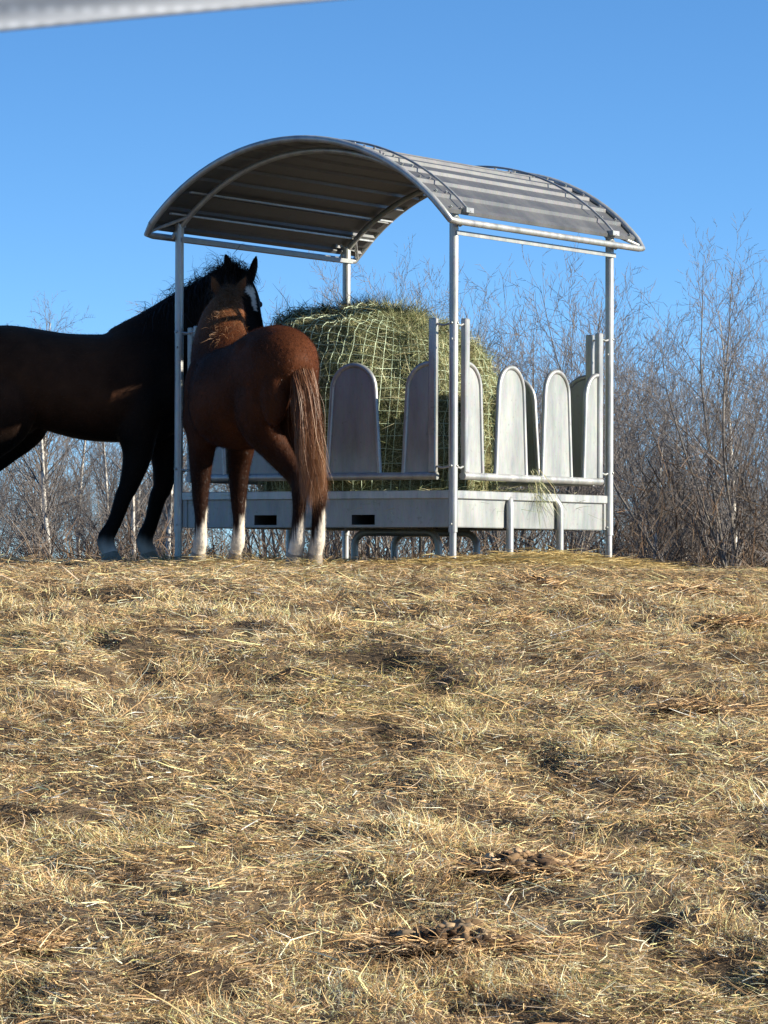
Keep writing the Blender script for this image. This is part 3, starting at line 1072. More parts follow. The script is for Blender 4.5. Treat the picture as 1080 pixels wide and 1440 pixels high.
def hair_strands(roots, d0, length, grav, width, col0, col1, seg=6, jit=.25, curl=0.0, seed=0):
    """ribbons grown from roots with an initial direction falling under gravity; colours root->tip"""
    r = np.random.default_rng(seed)
    N = len(roots)
    p = roots.copy(); d = d0 / (np.linalg.norm(d0, axis=1)[:, None] + 1e-9)
    step = (length / seg)[:, None]
    pts = [p.copy()]
    ph = r.uniform(0, 2 * PI, N); ax = r.normal(0, 1, (N, 3))
    for k in range(seg):
        cu = np.stack([np.cos(ph + k * 1.6), np.sin(ph + k * 1.9), np.cos(ph * 2 + k * 1.3)], 1) * curl
        d = d + np.array([0, 0, -1.0]) * grav[:, None] + ax * jit / seg + cu
        d /= np.linalg.norm(d, axis=1)[:, None] + 1e-9
        p = p + d * step
        pts.append(p.copy())
    pts = np.stack(pts, 1)
    wv = r.normal(0, 1, (N, 3)); wv -= d * (wv * d).sum(1)[:, None]; wv /= np.linalg.norm(wv, axis=1)[:, None] + 1e-9
    t = np.linspace(0, 1, seg + 1)
    wd = (1 - .75 * t ** 2)[None, :, None] * (width / 2)[:, None, None] * wv[:, None, :]
    V = np.stack([pts - wd, pts + wd], 2).reshape(-1, 3)
    n2 = (seg + 1) * 2
    b = (np.arange(N) * n2)[:, None, None] + (np.arange(seg) * 2)[None, :, None] + np.array([0, 1, 3, 2])[None, None]
    c = col0[:, None, :] * (1 - t)[None, :, None] + col1[:, None, :] * t[None, :, None]
    c = np.repeat(c[:, :, None, :], 2, axis=2).reshape(-1, 3)
    return V, b.reshape(-1, 4), c


def coat_fuzz(me, col, n, length, seed, tail_dir, skip=None):
    """short coat hairs over the body"""
    r = np.random.default_rng(seed)
    V, Nn = mesh_co(me)
    idx = r.integers(0, len(V), n)
    if skip is not None: idx = idx[~skip[idx]]
    n = len(idx)
    P = V[idx] + r.normal(0, .004, (n, 3)); N_ = Nn[idx]
    d = np.asarray(tail_dir) + np.array([0, 0, -.5]); d = np.tile(d, (n, 1))
    d = d - N_ * (d * N_).sum(1)[:, None]; d /= np.linalg.norm(d, axis=1)[:, None] + 1e-6
    d = d + N_ * r.uniform(.12, .5, n)[:, None] + r.normal(0, .14, (n, 3))
    c = col[idx] * r.uniform(.8, 1.25, n)[:, None]
    return hair_strands(P, d, r.uniform(.5, 1.2, n) * length, np.full(n, .06), r.uniform(.0007, .0012, n), c, c * 1.15, seg=2, jit=.2, seed=seed)


def eye_part(places, parent, r):
    for e in places:
        mb = MB(); mb.ball(e, r, 14, 10)
        m = bpy.data.materials.get("eye_dark")
        if m is None:
            m, nt, b = mat_new("eye_dark")
            b.inputs["Base Color"].default_value = (.008, .006, .005, 1); b.inputs["Roughness"].default_value = .08
        mb.build("eye", m, parent)


def hoof_part(pos, r, parent, col):
    mb = MB()
    mb.loft([pos + np.array([-.01, 0, .075]), pos + np.array([0, 0, .04]), pos + np.array([.012, 0, .0])], [r * .82, r * .95, r * 1.1], [r * .9, r * 1.05, r * 1.25], up=(1, 0, 0), sides=18, sub=3)
    m = bpy.data.materials.get("hoof_" + col)
    if m is None:
        m, nt, b = mat_new("hoof_" + col)
        cs = {'grey': (.09, .085, .08), 'pale': (.30, .25, .19)}[col]
        no, rp, _ = noise_ramp(nt, 20, [(.3, tuple(x * .6 for x in cs)), (.7, cs)], 4, stretch=(1, 1, 4))
        nt.links.new(rp.outputs[0], b.inputs["Base Color"]); b.inputs["Roughness"].default_value = .6
    mb.build("hoof", m, parent)


def make_adult():
    X0, Y0 = -2.0, 26.22
    root = empty("horse", (X0, Y0, 1.624), 0.0)
    root.scale = (1.0, 1.0, 1.012)
    tag(root, "dark bay adult horse with white blaze, reaching its neck behind the left feeder post", "horse")
    mb = MB()
    T = np.array([  # x, zc, hh, hw
        (-.86, 1.20, .10, .10), (-.80, 1.21, .20, .18), (-.68, 1.23, .285, .26), (-.50, 1.24, .305, .30), (-.32, 1.22, .305, .29),
        (-.14, 1.175, .325, .295), (.05, 1.145, .345, .31), (.22, 1.14, .355, .30), (.38, 1.165, .39, .265), (.50, 1.18, .40, .24), (.62, 1.18, .34, .215),
        (.72, 1.18, .25, .17), (.79, 1.18, .13, .10)])
    mb.loft(np.stack([T[:, 0], np.zeros(len(T)), T[:, 1]], 1), T[:, 3], T[:, 2], sides=28, sub=4, power=2.15)
    # neck, arching forwards and a little towards the viewer
    poll = np.array([1.065, -.06, 1.87])
    mb.loft([(.34, 0, 1.26), (.52, 0, 1.37), (.70, .01, 1.53), (.86, .01, 1.665), (.985, -.02, 1.775), (1.06, -.055, 1.82)],
            [.19, .175, .135, .11, .095, .085], [.30, .29, .245, .20, .165, .125], up=(-.72, 0, .69), sides=22, sub=5)
    hd, hup, hsd, eyes = add_head(mb, poll, (.25, -.44, -.86), (.46, -.74, .50), .60)
    for sg in (1, -1):
        b = poll + hsd * sg * .078 - hup * .01 + hd * .0
        add_ear(mb, b, np.array([0, 0, 1.0]) + hsd * sg * .30 - hd * .12, hup + hsd * sg * .5, .155, .040)
    # forelegs trail behind the shoulder
    fl = [(.39, -.155, (.185, .325)), (.525, .155, (.42, .53))]
    hooves = []
    for (sx, sy, (hx, kx)) in fl:
        P = [(sx + .05, sy * .75, 1.24), (sx + .03, sy * .95, 1.04), (sx + .0, sy, .88), (sx * .55 + kx * .45 + .03, sy, .70), (kx + .01, sy, .50), (kx - .02, sy, .44),
             (kx * .5 + hx * .5 - .01, sy, .27), (hx + .0, sy, .155), (hx + .025, sy, .085), (hx + .04, sy, .03)]
        add_leg(mb, P, [.10, .12, .105, .078, .058, .054, .043, .050, .047, .058], [.18, .19, .145, .10, .066, .060, .050, .058, .054, .062])
        hooves.append(np.array([hx + .035, sy, 0.0]))
    for sy, kx in ((-.17, -.10), (.17, -.02)):
        x = -.62 + kx
        P = [(x + .14, sy * .8, 1.30), (x + .18, sy * 1.02, 1.10), (x + .20, sy * 1.05, .93), (x + .10, sy, .75), (x - .06, sy, .58), (x - .10, sy, .50),
             (x - .09, sy, .36), (x - .08, sy, .20), (x - .065, sy, .14), (x - .035, sy, .07), (x - .02, sy, .03)]
        add_leg(mb, P, [.12, .15, .145, .10, .062, .055, .044, .047, .050, .048, .058], [.24, .27, .235, .135, .085, .072, .054, .054, .058, .054, .062])
        hooves.append(np.array([x - .025, sy, 0.0]))
    # soft fill between belly and thigh, chest muscle
    mb.ball((-.40, 0, 1.02), (.17, .22, .20), 18, 12)
    mb.ball((.64, 0, 1.08), (.14, .19, .21), 18, 12)
    me = remeshed(mb, .014, 9, "body")
    V, N_ = mesh_co(me)
    dark, brown = np.array([.008, .0055, .0045]), np.array([.058, .024, .012])
    k = smooth01((V[:, 2] - .75) / .35) * smooth01((.55 - V[:, 0]) / .5)
    col = dark + (brown - dark) * k[:, None]
    # white star narrowing to a blaze down the face
    rel = V - poll
    tt = rel @ hd / .60; ss = rel @ hsd; uu = N_ @ hup
    wid = np.interp(tt, [.14, .20, .27, .36, .55, .8, .93], [0, .026, .032, .017, .012, .014, .02])
    white = (np.abs(ss + .004 * np.sin(tt * 30)) < wid) & (uu > .25) & (tt > .13) & (tt < .52) & (np.abs(rel @ hup) < .3)
    col[white] = (.55, .52, .49)
    pale = smooth01((.17 + .05 * nz[2](V[:, 0], V[:, 1], .03) - V[:, 2]) / .14)
    col = col * (1 - pale[:, None]) + np.array([.55, .47, .40]) * pale[:, None]
    set_tint(me, col)
    body = link("body", me, M['coat'], root)
    for e in [body]: pass
    eye_part(eyes, root, .021)
    for h in hooves: hoof_part(h, .060, root, 'pale')
    # mane along the crest: wild curls standing up, and locks hanging on the near side
    r = np.random.default_rng(5)
    cr = catmull(np.array([(.44, 0, 1.585), (.56, 0, 1.66), (.70, .01, 1.775), (.84, .01, 1.86), (.96, -.01, 1.925), (1.05, -.05, 1.93)]), 12)
    n = 1500
    i = r.integers(0, len(cr), n)
    roots = cr[i] + r.normal(0, .012, (n, 3)) - np.array([0, 0, .02])
    d0 = np.stack([r.normal(-.35, .4, n), r.normal(-.15, .7, n), np.abs(r.normal(.55, .35, n))], 1)
    c0 = np.tile([.007, .0055, .005], (n, 1)) * r.uniform(.7, 1.6, (n, 1)); c1 = c0 * 1.5
    V1, Q1, cc1 = hair_strands(roots, d0, r.uniform(.06, .21, n), r.uniform(.1, .5, n), r.uniform(.0025, .005, n), c0, c1, seg=9, jit=.5, curl=.30, seed=6)
    m2 = MB(); m2.add(V1, Q1, None, cc1)
    n = 260; i = r.integers(len(cr) // 3, len(cr), n)
    lk = r.normal(0, .5, (len(cr), 3))
    roots = cr[i] + r.normal(0, .012, (n, 3)) - np.array([0, 0, .01])
    d0 = np.stack([-.25 + lk[i, 0], lk[i, 1] * .6, .75 + .5 * np.abs(lk[i, 2])], 1) + r.normal(0, .12, (n, 3))
    c0 = np.tile([.008, .006, .005], (n, 1))
    V1, Q1, cc1 = hair_strands(roots, d0, r.uniform(.12, .30, n), r.uniform(.25, .5, n), r.uniform(.002, .004, n), c0, c0 * 2, seg=10, jit=.5, curl=.32, seed=61)
    m2.add(V1, Q1, None, cc1)
    n = 700; i = r.integers(0, len(cr), n)
    roots = cr[i] + r.normal(0, .012, (n, 3))
    d0 = np.stack([r.normal(-.1, .3, n), -np.abs(r.normal(.9, .3, n)), r.normal(.3, .2, n)], 1)
    c0 = np.tile([.007, .0055, .005], (n, 1))
    V1, Q1, cc1 = hair_strands(roots, d0, r.uniform(.12, .30, n), np.full(n, .35), r.uniform(.003, .005, n), c0, c0 * 1.3, seg=8, jit=.4, curl=.12, seed=7)
    m2.add(V1, Q1, None, cc1)
    m2.build("mane", M['hair'], root, auto=False)
    # forelock
    n = 260
    roots = poll + hup * .035 + r.normal(0, .022, (n, 3))
    d0 = hup[None] * .7 + hd[None] * .6 + r.normal(0, .25, (n, 3))
    c0 = np.tile([.007, .0055, .005], (n, 1))
    m2 = MB(); V1, Q1, cc1 = hair_strands(roots, d0, r.uniform(.06, .15, n), np.full(n, .25), np.full(n, .004), c0, c0 * 1.3, seg=6, jit=.4, curl=.1, seed=8)
    m2.add(V1, Q1, None, cc1); m2.build("forelock", M['hair'], root, auto=False)
    # tail
    n = 700
    roots = np.array([-.86, 0, 1.38]) + r.normal(0, .022, (n, 3))
    d0 = np.tile([-.8, 0, -.1], (n, 1)) + r.normal(0, .25, (n, 3))
    c0 = np.tile([.007, .0055, .005], (n, 1))
    m2 = MB(); V1, Q1, cc1 = hair_strands(roots, d0, r.uniform(.6, 1.0, n), np.full(n, .7), np.full(n, .006), c0, c0 * 1.4, seg=8, jit=.35, seed=9)
    m2.add(V1, Q1, None, cc1); m2.build("tail", M['hair'], root, auto=False)
    V1, Q1, cc1 = coat_fuzz(me, col, 26000, .016, 31, (-1, 0, 0))
    m2 = MB(); m2.add(V1, Q1, None, cc1); m2.build("coat_hair", M['hair'], body, auto=False)


def make_foal():
    X0, Y0 = -.839, 24.556
    TH = math.radians(117.0)
    root = empty("foal", (X0, Y0, 1.620), TH)
    root.scale = (1.0, 1.0, 1.008)
    tag(root, "brown young horse with white socks and fluffy light mane, rump towards the viewer", "horse")
    mb = MB()
    T = np.array([
        (-.70, 1.10, .08, .07), (-.655, 1.12, .18, .145), (-.56, 1.14, .255, .21), (-.42, 1.165, .275, .235), (-.26, 1.145, .275, .245),
        (-.10, 1.08, .30, .285), (.06, 1.03, .325, .312), (.20, 1.03, .318, .298), (.33, 1.05, .31, .25), (.44, 1.07, .29, .215), (.54, 1.08, .235, .18), (.62, 1.08, .12, .10)])
    mb.loft(np.stack([T[:, 0], np.zeros(len(T)), T[:, 1]], 1), T[:, 3], T[:, 2], sides=28, sub=4, power=2.15)
    poll = np.array([.70, -.185, 1.70])
    mb.loft([(.30, 0, 1.14), (.41, -.02, 1.24), (.51, -.05, 1.37), (.60, -.10, 1.50), (.66, -.155, 1.60), (.69, -.18, 1.655)],
            [.20, .20, .175, .145, .115, .085], [.24, .23, .20, .17, .14, .10], up=(-.75, 0, .66), sides=20, sub=5)
    hd, hup, hsd, eyes = add_head(mb, poll, (.60, -.22, -.76), (.72, -.26, .62), .47)
    for sg in (1, -1):
        b = poll + hsd * sg * .060
        add_ear(mb, b, np.array([-.1, 0, 1.0]) + hsd * sg * .45, hup + hsd * sg * .4, .125, .034)
    hooves = []
    for sy, hx, kx in ((.135, .405, .40), (-.135, .43, .42)):
        sx = .37
        P = [(sx + .06, sy * .8, 1.08), (sx + .04, sy, .92), (sx + .01, sy, .78), (kx - .005, sy, .62), (kx + .0, sy, .455), (kx, sy, .40),
             (kx * .5 + hx * .5 - .01, sy, .27), (hx - .005, sy, .14), (hx + .018, sy, .085), (hx + .03, sy, .03)]
        add_leg(mb, P, [.085, .098, .088, .070, .054, .050, .0365, .043, .040, .050], [.15, .155, .12, .086, .060, .054, .042, .049, .045, .056])
        hooves.append(np.array([hx + .025, sy, 0.0]))
    for sy, fx in ((-.075, .03), (-.178, -.03)):
        x = -.52 + fx
        hy = .10 if sy > -.1 else -.115
        P = [(x + .12, hy, 1.20), (x + .13, hy * 1.05, 1.02), (x + .14, hy * .9 + sy * .15, .85), (x + .06, hy * .4 + sy * .6, .68), (x - .06, sy, .52), (x - .09, sy, .455),
             (x - .085, sy, .34), (x - .075, sy, .20), (x - .065, sy, .14), (x - .035, sy, .075), (x - .02, sy, .03)]
        add_leg(mb, P, [.10, .125, .118, .085, .056, .050, .040, .043, .046, .044, .052], [.19, .215, .19, .115, .072, .062, .047, .048, .052, .049, .056])
        hooves.append(np.array([x - .025, sy, 0.0]))
    mb.ball((-.30, 0, .95), (.14, .19, .17), 18, 12)
    mb.ball((.50, 0, .98), (.11, .16, .17), 18, 12)
    for sg in (-1, 1):                                     # point of hip, buttock muscle
        mb.ball((-.30, sg * .165, 1.30), (.10, .06, .06), 14, 9)
        mb.ball((-.585, sg * .10, 1.04), (.10, .085, .22), 16, 10)
    for sg in (-1, 1):                                     # croup, shoulder blade and forearm muscle
        mb.ball((-.44, sg * .125, 1.255), (.19, .10, .12), 16, 10)
        mb.ball((.40, sg * .165, 1.06), (.10, .075, .20), 16, 10)
        mb.ball((.385, sg * .150, .82), (.085, .075, .12), 14, 9)
    me = remeshed(mb, .012, 8, "body")
    V, N_ = mesh_co(me)
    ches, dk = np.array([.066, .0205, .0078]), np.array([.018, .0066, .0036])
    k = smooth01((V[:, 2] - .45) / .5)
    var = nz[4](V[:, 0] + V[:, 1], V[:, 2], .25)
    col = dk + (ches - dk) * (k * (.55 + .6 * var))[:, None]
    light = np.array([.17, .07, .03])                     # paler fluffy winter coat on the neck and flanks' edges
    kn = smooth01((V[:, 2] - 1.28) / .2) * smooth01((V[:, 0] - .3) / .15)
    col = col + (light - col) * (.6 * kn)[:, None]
    # ragged white socks, higher in front on the shins
    ang = np.arctan2(V[:, 1], V[:, 0] * .3)
    off = np.where(V[:, 0] > 0, V[:, 1] - np.where(V[:, 1] > 0, .135, -.135), V[:, 1] - np.where(V[:, 1] > -.127, -.075, -.178))
    h0 = np.where(V[:, 0] > 0, .33, .30) - 2.3 * off + np.where(V[:, 0] > 0, .5 * (V[:, 0] - .41), 0)
    h0 = np.clip(h0, .20, .46) + .10 * (nz[6](V[:, 0] + V[:, 1] * 2, V[:, 2] * .12, .012) - .5)
    sock = smooth01((h0 - V[:, 2]) / .09) * (V[:, 2] < .5)
    col = col * (1 - sock[:, None]) + np.array([.60, .54, .46]) * sock[:, None]
    mud = smooth01((.10 - V[:, 2]) / .10) * nz[8](V[:, 0], V[:, 1] + V[:, 2], .03)
    col = col * (1 - .6 * mud[:, None]) + np.array([.22, .17, .11]) * .6 * mud[:, None]
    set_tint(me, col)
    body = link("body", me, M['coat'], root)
    eye_part(eyes, root, .019)
    for h in hooves: hoof_part(h, .052, root, 'pale')
    r = np.random.default_rng(15)
    # fluffy mane spilling over both sides of the neck
    cr = catmull(np.array([(.29, 0, 1.365), (.37, -.02, 1.43), (.45, -.05, 1.53), (.54, -.095, 1.63), (.61, -.145, 1.70), (.68, -.185, 1.735)]), 12)
    n = 7500
    i = r.integers(0, len(cr), n)
    roots = cr[i] + r.normal(0, 1, (n, 3)) * np.array([.02, .034, .016]) - np.array([0, 0, .012])
    sd = r.normal(0, .9, n)
    d0 = np.stack([r.normal(-.6, .3, n), sd, np.abs(r.normal(.30, .25, n))], 1)
    c0 = np.array([.16, .075, .036]) * r.uniform(.6, 1.5, (n, 1)); c1 = np.array([.33, .185, .095]) * r.uniform(.6, 1.3, (n, 1)) * (1.15 - .75 * i / len(cr))[:, None]
    c0 = c0 * (1.1 - .7 * i / len(cr))[:, None]
    m2 = MB()
    V1, Q1, cc1 = hair_strands(roots, d0, r.uniform(.04, .12, n) * (1.1 - .55 * i / len(cr)), r.uniform(.1, .35, n), r.uniform(.0010, .0020, n), c0, c1, seg=7, jit=.55, curl=.16, seed=16)
    m2.add(V1, Q1, None, cc1); m2.build("mane", M['hair'], root, auto=False)
    # tail: full dock, brown with blond outer hairs
    m2 = MB()
    n, nc = 6400, 90
    k = r.integers(0, nc, n)
    ct = r.random(nc) ** 1.2; cd = r.normal(0, 1, (nc, 3)); cb = r.random(nc); cl = np.clip(r.normal(.80, .09, nc), .45, .98)
    t = np.clip(ct[k] + r.normal(0, .06, n), 0, 1)
    roots = np.stack([-.665 - .055 * smooth01(t * 2), cd[k, 0] * .017 + r.normal(0, .009, n), 1.285 - .32 * t], 1)
    d0 = np.stack([-.55 + .12 * cd[k, 1] + r.normal(0, .05, n), -.24 + .17 * cd[k, 0] + r.normal(0, .035, n), -.6 + r.normal(0, .08, n)], 1)
    blond = np.clip(smooth01((cb[k] - .55) / .3) * .9 + .1 * r.random(n), 0, 1)
    c0 = np.array([.13, .046, .018]) * r.uniform(.7, 1.3, (n, 1)) * (.7 + .5 * cb[k])[:, None]
    c1 = np.array([.20, .082, .034]) * (1 - blond[:, None]) + np.array([.44, .235, .10]) * blond[:, None]
    L = cl[k] * r.uniform(.85, 1.05, n) * (1 - .30 * t)
    V1, Q1, cc1 = hair_strands(roots, d0, L, np.full(n, .55), r.uniform(.0011, .0024, n), c0, c1 * r.uniform(.75, 1.2, (n, 1)), seg=11, jit=.32, curl=.085, seed=17)
    lo = smooth01((1.25 - V1[:, 2]) / .85)
    kk = np.repeat(k, 24)
    wave = .034 * np.sin(V1[:, 2] * 9 + cb[kk] * 7) * lo
    ctr = -.135 * lo                                        # the hair drifts to the right and gathers towards the tip
    V1[:, 1] = ctr + (V1[:, 1] - ctr) * (1 - .35 * smooth01((.95 - V1[:, 2]) / .5)) + wave
    m2.add(V1, Q1, None, cc1); m2.build("tail", M['hair'], root, auto=False)
    V1, Q1, cc1 = coat_fuzz(me, col, 120000, .015, 32, (-1, 0, 0))
    m2 = MB(); m2.add(V1, Q1, None, cc1); m2.build("coat_hair", M['hair'], body, auto=False)


make_adult()
make_foal()


# ---------------------------------------------------------------- bare trees beyond the crest
class Tree:
    def __init__(s, seed):
        s.r = random.Random(seed); s.trunk = []; s.crown = []

    def grow(s, p, d, L, rad, lev, spec, store):
        r = s.r
        n = max(3, int(L / spec['step']))
        P = [np.array(p, float)]; d = unit(d)
        for i in range(n):
            d = unit(d + np.array([r.gauss(0, 1), r.gauss(0, 1), r.gauss(0, 1)]) * spec['wob'][lev] + np.array([0, 0, 1.0]) * spec['up'][lev])
            P.append(P[-1] + d * L / n)
        tip = rad * spec['taper'] if lev < spec['max'] else rad * .5
        R_ = np.linspace(rad, tip, n + 1)
        store.append((np.array(P), R_, lev))
        if lev >= spec['max']: return
        nb = spec['nb'][lev]
        nb = max(1, int(round(nb * r.uniform(.75, 1.25) * (L / spec['ref'][lev]))))
        for b in range(nb):
            t = spec['from'][lev] + (1 - spec['from'][lev]) * (b + r.random()) / nb
            k = min(int(t * n), n - 1)
            q = P[k] + (P[k + 1] - P[k]) * (t * n - k)
            tg = unit(P[k + 1] - P[k])
            a = r.uniform(0, 2 * PI)
            perp = unit(np.cross(tg, [math.cos(a), math.sin(a), .3]))
            ang = math.radians(r.uniform(*spec['ang'][lev]))
            dd = tg * math.cos(ang) + perp * math.sin(ang)
            l2 = L * r.uniform(*spec['len'][lev]) * (1.15 - .75 * (t - spec['from'][lev]) / (1 - spec['from'][lev] + 1e-6) if lev == 0 else 1.0 - .45 * t)
            s.grow(q, dd, max(l2, .12), max(R_[k] * spec['rr'][lev], spec['rmin']), lev + 1, spec, s.crown)

    def meshes(s, name):
        out = []
        for part, lst in (("trunk", s.trunk), ("crown", s.crown)):
            mb = MB()
            for P, R_, lev in lst:
                mb.tube(P, R_, 8 if lev == 0 else (5 if lev == 1 else 3), cap=False)
            out.append(mb.mesh(name + "_" + part))
        return out


SPEC_BIRCH = dict(step=.35, wob=[.025, .05, .075, .09], up=[.02, .04, .05, .05], taper=.08, max=3, nb=[34, 11, 8], ref=[7.0, 1.8, .65],
                  ang=[(22, 50), (22, 50), (20, 55)], len=[(.22, .36), (.28, .5), (.3, .6)], rr=[.42, .55, .6], rmin=.0036)
SPEC_BIRCH['from'] = [.18, .15, .1]
SPEC_WILLOW = dict(step=.35, wob=[.045, .055, .07, .09], up=[.03, .045, .05, .05], taper=.10, max=3, nb=[14, 8, 7], ref=[5.0, 1.8, .62],
                   ang=[(18, 45), (20, 48), (20, 50)], len=[(.28, .5), (.3, .5), (.3, .6)], rr=[.5, .55, .6], rmin=.0036)
SPEC_WILLOW['from'] = [.22, .12, .1]


def make_birch(seed, h):
    t = Tree(seed); r = t.r
    t.grow((0, 0, -.2), (r.gauss(0, .04), r.gauss(0, .04), 1), h, .045 + h * .006, 0, SPEC_BIRCH, t.trunk)
    return t.meshes("birch")


def make_willow(seed, h, stems, spread=(.12, .6)):
    t = Tree(seed); r = t.r
    for i in range(stems):
        a = 2 * PI * (i + r.random()) / stems; lean = r.uniform(*spread)
        t.grow((math.cos(a) * .15, math.sin(a) * .15, -.15), (math.cos(a) * lean, math.sin(a) * lean, 1), h * r.uniform(.75, 1.02), r.uniform(.022, .042), 0, SPEC_WILLOW, t.trunk)
    return t.meshes("willow")


BIRCH = [make_birch(100 + i, 7.2) for i in range(4)]
WILLOW = [make_willow(200 + i, 6.2, 7 + i % 3) for i in range(5)] + [make_willow(260, 6.2, 13, (.25, 1.25))]
for tm, cm in BIRCH: tm.materials.append(M['birch']); cm.materials.append(M['twig'])
for tm, cm in WILLOW: tm.materials.append(M['bark']); cm.materials.append(M['twig'])


def plant(kind, k, px, dist, top_py, label, group, cat="tree", base_h=None):
    """a tree whose top shows at photo height top_py when it stands at this distance"""
    pool, h0 = (BIRCH, 7.2) if kind == 'birch_tree' else (WILLOW, 6.2)
    x = (px - 540) / F_PX * dist
    zb = float(ground_base(x, dist))
    h = EYE + (799.5 - top_py) / F_PX * dist - zb
    tm, cm = pool[k % (5 if kind == 'willow_tree' and k != 5 else len(pool))]
    s = h / h0
    o = empty(kind, (x, dist, zb), random.uniform(0, 2 * PI))
    o.scale = (s, s, s)
    tag(o, label, cat, group)
    for nm, me in (("trunk", tm), ("crown", cm)):
        link(nm, me, None, o)
    return o


# the ones that can be told apart
plant('willow_tree', 5, 1064, 56, 300, "tallest bare grey tree, spreading many stems at the right edge", None)
plant('willow_tree', 1, 992, 62, 392, "bare multi-stemmed tree left of the tallest one at the right edge", None)
plant('birch_tree', 0, 1030, 58, 420, "slim birch with a pale trunk standing before the tallest right-hand tree", None)
plant('birch_tree', 1, 913, 57, 555, "small thin dark sapling alone in the gap right of the feeder", None)
plant('willow_tree', 3, 775, 60, 352, "dense bare bush framed by the feeder's right opening, under the eave", None)
plant('willow_tree', 4, 705, 62, 372, "bare bush rising right of the bale behind the front corner post", None)
plant('willow_tree', 1, 585, 64, 352, "bare bush rising over the middle of the hay bale", None)
plant('willow_tree', 2, 515, 66, 372, "bare bush rising behind the feeder's rear post", None)
plant('willow_tree', 3, 398, 62, 372, "feathery pale bush between the adult horse's face and the bale", None)
plant('birch_tree', 2, 80, 58, 442, "birch with a pale trunk seen under the adult horse's belly, tip above its back", None)
plant('birch_tree', 3, 186, 56, 520, "thin white-stemmed birch between the adult horse's two forelegs", None)
plant('birch_tree', 0, 236, 60, 455, "birch showing above the adult horse's withers", None)
rt = random.Random(3)
for i in range(8):
    plant('birch_tree', i, 8 + i * 35 + rt.uniform(-9, 9), rt.uniform(62, 80), rt.uniform(450, 560), "slender bare birch in the thicket behind the dark horse", "birches in the thicket behind the dark horse")
for i in range(4):
    plant('willow_tree', i + 6, 15 + i * 95 + rt.uniform(-15, 15), rt.uniform(68, 92), rt.uniform(500, 610), "bare grey bush in the thicket behind the horses", "bushes in the thicket behind the horses")
for i in range(9):
    plant('willow_tree', i + 6, 455 + i * 48 + rt.uniform(-16, 16), rt.uniform(68, 90), rt.uniform(400, 500), "bare grey bush in the thicket behind the feeder", "bushes in the thicket behind the feeder")
for i in range(5):
    plant('willow_tree', i + 6, 890 + i * 46 + rt.uniform(-12, 12), rt.uniform(66, 88), rt.uniform(620, 680), "low bare bush in the thicket right of the feeder", "low bushes in the thicket right of the feeder")
for i in range(2):
    plant('birch_tree', i + 1, 965 + i * 60 + rt.uniform(-12, 12), rt.uniform(66, 84), rt.uniform(440, 560), "slender bare birch at the back of the right-hand thicket", "birches at the back of the right-hand thicket")


def make_brush():
    """tangled scrub along the foot of the wood"""
    V_, Q_, c_ = [], [], []
    N = 84000
    y = rng.uniform(52, 105, N)
    x = rng.uniform(-1, 1, N) * (y * .17 + 1.5)
    zb = ground_base(x, y)
    hp = 1.0 + 1.2 * nz[2](x, y * .25, 2.2) + .5 * nz[4](x, y * .3, .7)
    hp = hp * (0.55 + .62 * smooth01((x / y * F_PX + 540 - 820) / 120))
    stems = np.stack([x, y, zb + rng.random(N) ** 1.4 * hp], 1)
    az = rng.uniform(0, 2 * PI, N); pit = np.clip(rng.normal(.85, .45, N), -.3, 1.5)
    pal = np.array([[.15, .10, .068], [.11, .07, .045], [.20, .145, .10], [.23, .18, .135], [.13, .095, .07], [.18, .11, .065]])
    col = pal[rng.integers(0, 6, N)] * rng.uniform(.55, 1.0, N)[:, None]
    V, Q, c = blades(stems, az, pit, rng.uniform(.25, 1.0, N), rng.uniform(.006, .016, N), rng.uniform(-.2, .3, N), col)
    o = link("scrub", mesh_arrays("scrub", V, [Q], True, c), M['brush'])
    tag(o, "tangled brown scrub along the foot of the bare wood", "scrub", kind='stuff')


make_brush()


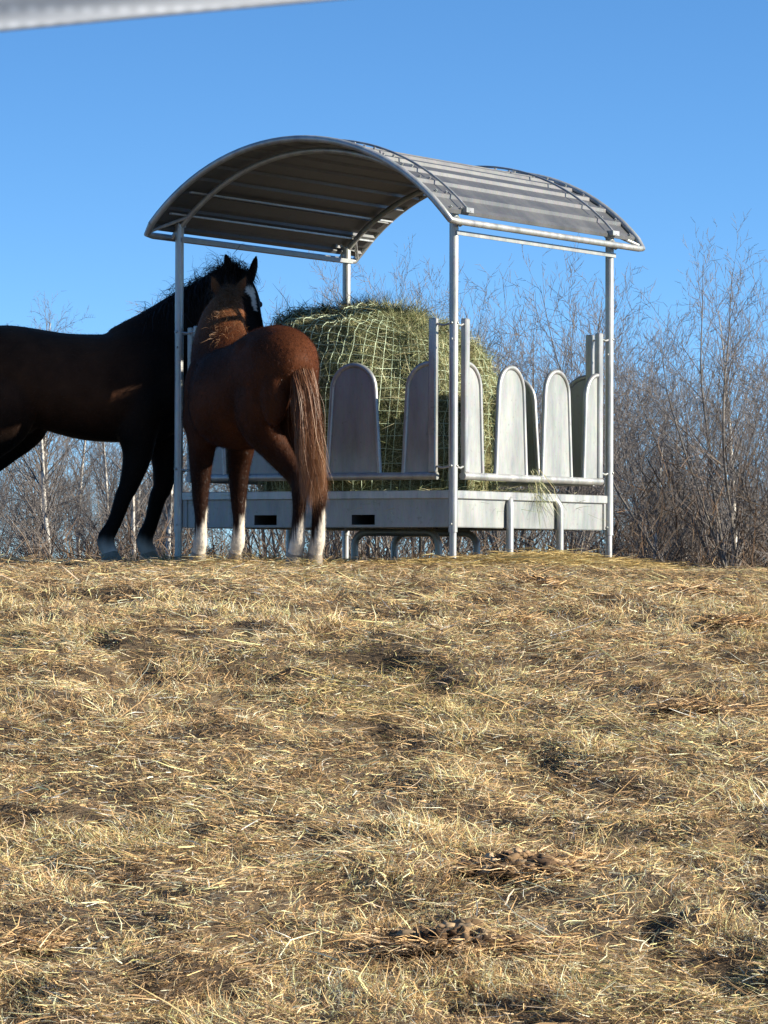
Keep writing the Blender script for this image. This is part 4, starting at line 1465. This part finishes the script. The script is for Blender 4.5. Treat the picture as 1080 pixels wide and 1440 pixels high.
# ---------------------------------------------------------------- white fence tape close to the camera
def make_fence():
    root = empty("electric_fence", (-0.2, 2.2, 0.0))
    tag(root, "pale woven electric fence tape crossing the upper left corner near the viewer", "fence")
    xs = np.linspace(-3.0, 3.0, 241)
    # the lower edge passes photo points (0,45) and (430,1)
    def ze(x):
        pxx = 540 + (x - .2) / 2.2 * F_PX
        py = 44 - pxx / 430.0 * 43
        return EYE + (799.5 - py) / F_PX * 2.2
    z0 = ze(xs)
    W = .038
    rows = 14
    mb = MB()
    V = []
    for j in range(rows + 1):
        w = j / rows
        for i, x in enumerate(xs):
            V.append((x, .0018 * math.sin(i * .4) + .002 * math.sin(w * 9), z0[i] + w * W))
    V = np.array(V); n = len(xs)
    i, j = np.meshgrid(np.arange(n - 1), np.arange(rows)); b = (j * n + i).ravel()
    mb.add(V, np.stack([b, b + 1, b + n + 1, b + n], 1))
    m, nt, bs = mat_new("fence_tape_weave")
    tc = nd(nt, "ShaderNodeTexCoord")
    outs = []
    for axis, sc_ in (("X", 62.0), ("Z", 70.0)):
        wv = nd(nt, "ShaderNodeTexWave", bands_direction=axis); wv.inputs["Scale"].default_value = sc_ / 2.0
        nt.links.new(tc.outputs["Object"], wv.inputs["Vector"]); outs.append(wv)
    mx = nd(nt, "ShaderNodeMath", operation='MULTIPLY')
    nt.links.new(outs[0].outputs["Fac"], mx.inputs[0]); nt.links.new(outs[1].outputs["Fac"], mx.inputs[1])
    rp = nd(nt, "ShaderNodeValToRGB")
    rp.color_ramp.elements[0].color = (.70, .71, .72, 1); rp.color_ramp.elements[1].color = (.90, .91, .92, 1)
    nt.links.new(mx.outputs[0], rp.inputs[0]); nt.links.new(rp.outputs[0], bs.inputs["Base Color"])
    bs.inputs["Roughness"].default_value = .6
    tr = nd(nt, "ShaderNodeBsdfTranslucent"); nt.links.new(rp.outputs[0], tr.inputs[0])
    ms = nd(nt, "ShaderNodeMixShader"); ms.inputs[0].default_value = .2
    nt.links.new(bs.outputs[0], ms.inputs[1]); nt.links.new(tr.outputs[0], ms.inputs[2])
    nt.links.new(ms.outputs[0], nt.nodes["Material Output"].inputs[0])
    tape = mb.build("fence_tape", m, root, auto=False)
    so = tape.modifiers.new("thickness", 'SOLIDIFY'); so.thickness = .0012
    for x in (-3.0, 3.0):
        p = MB(); p.tube([(x, .03, -.4), (x, .03, 1.0), (x, .03, float(ze(np.array([x]))[0]) + .10)], .028, 12)
        p.build("fence_post", M['bark'], root)


make_fence()
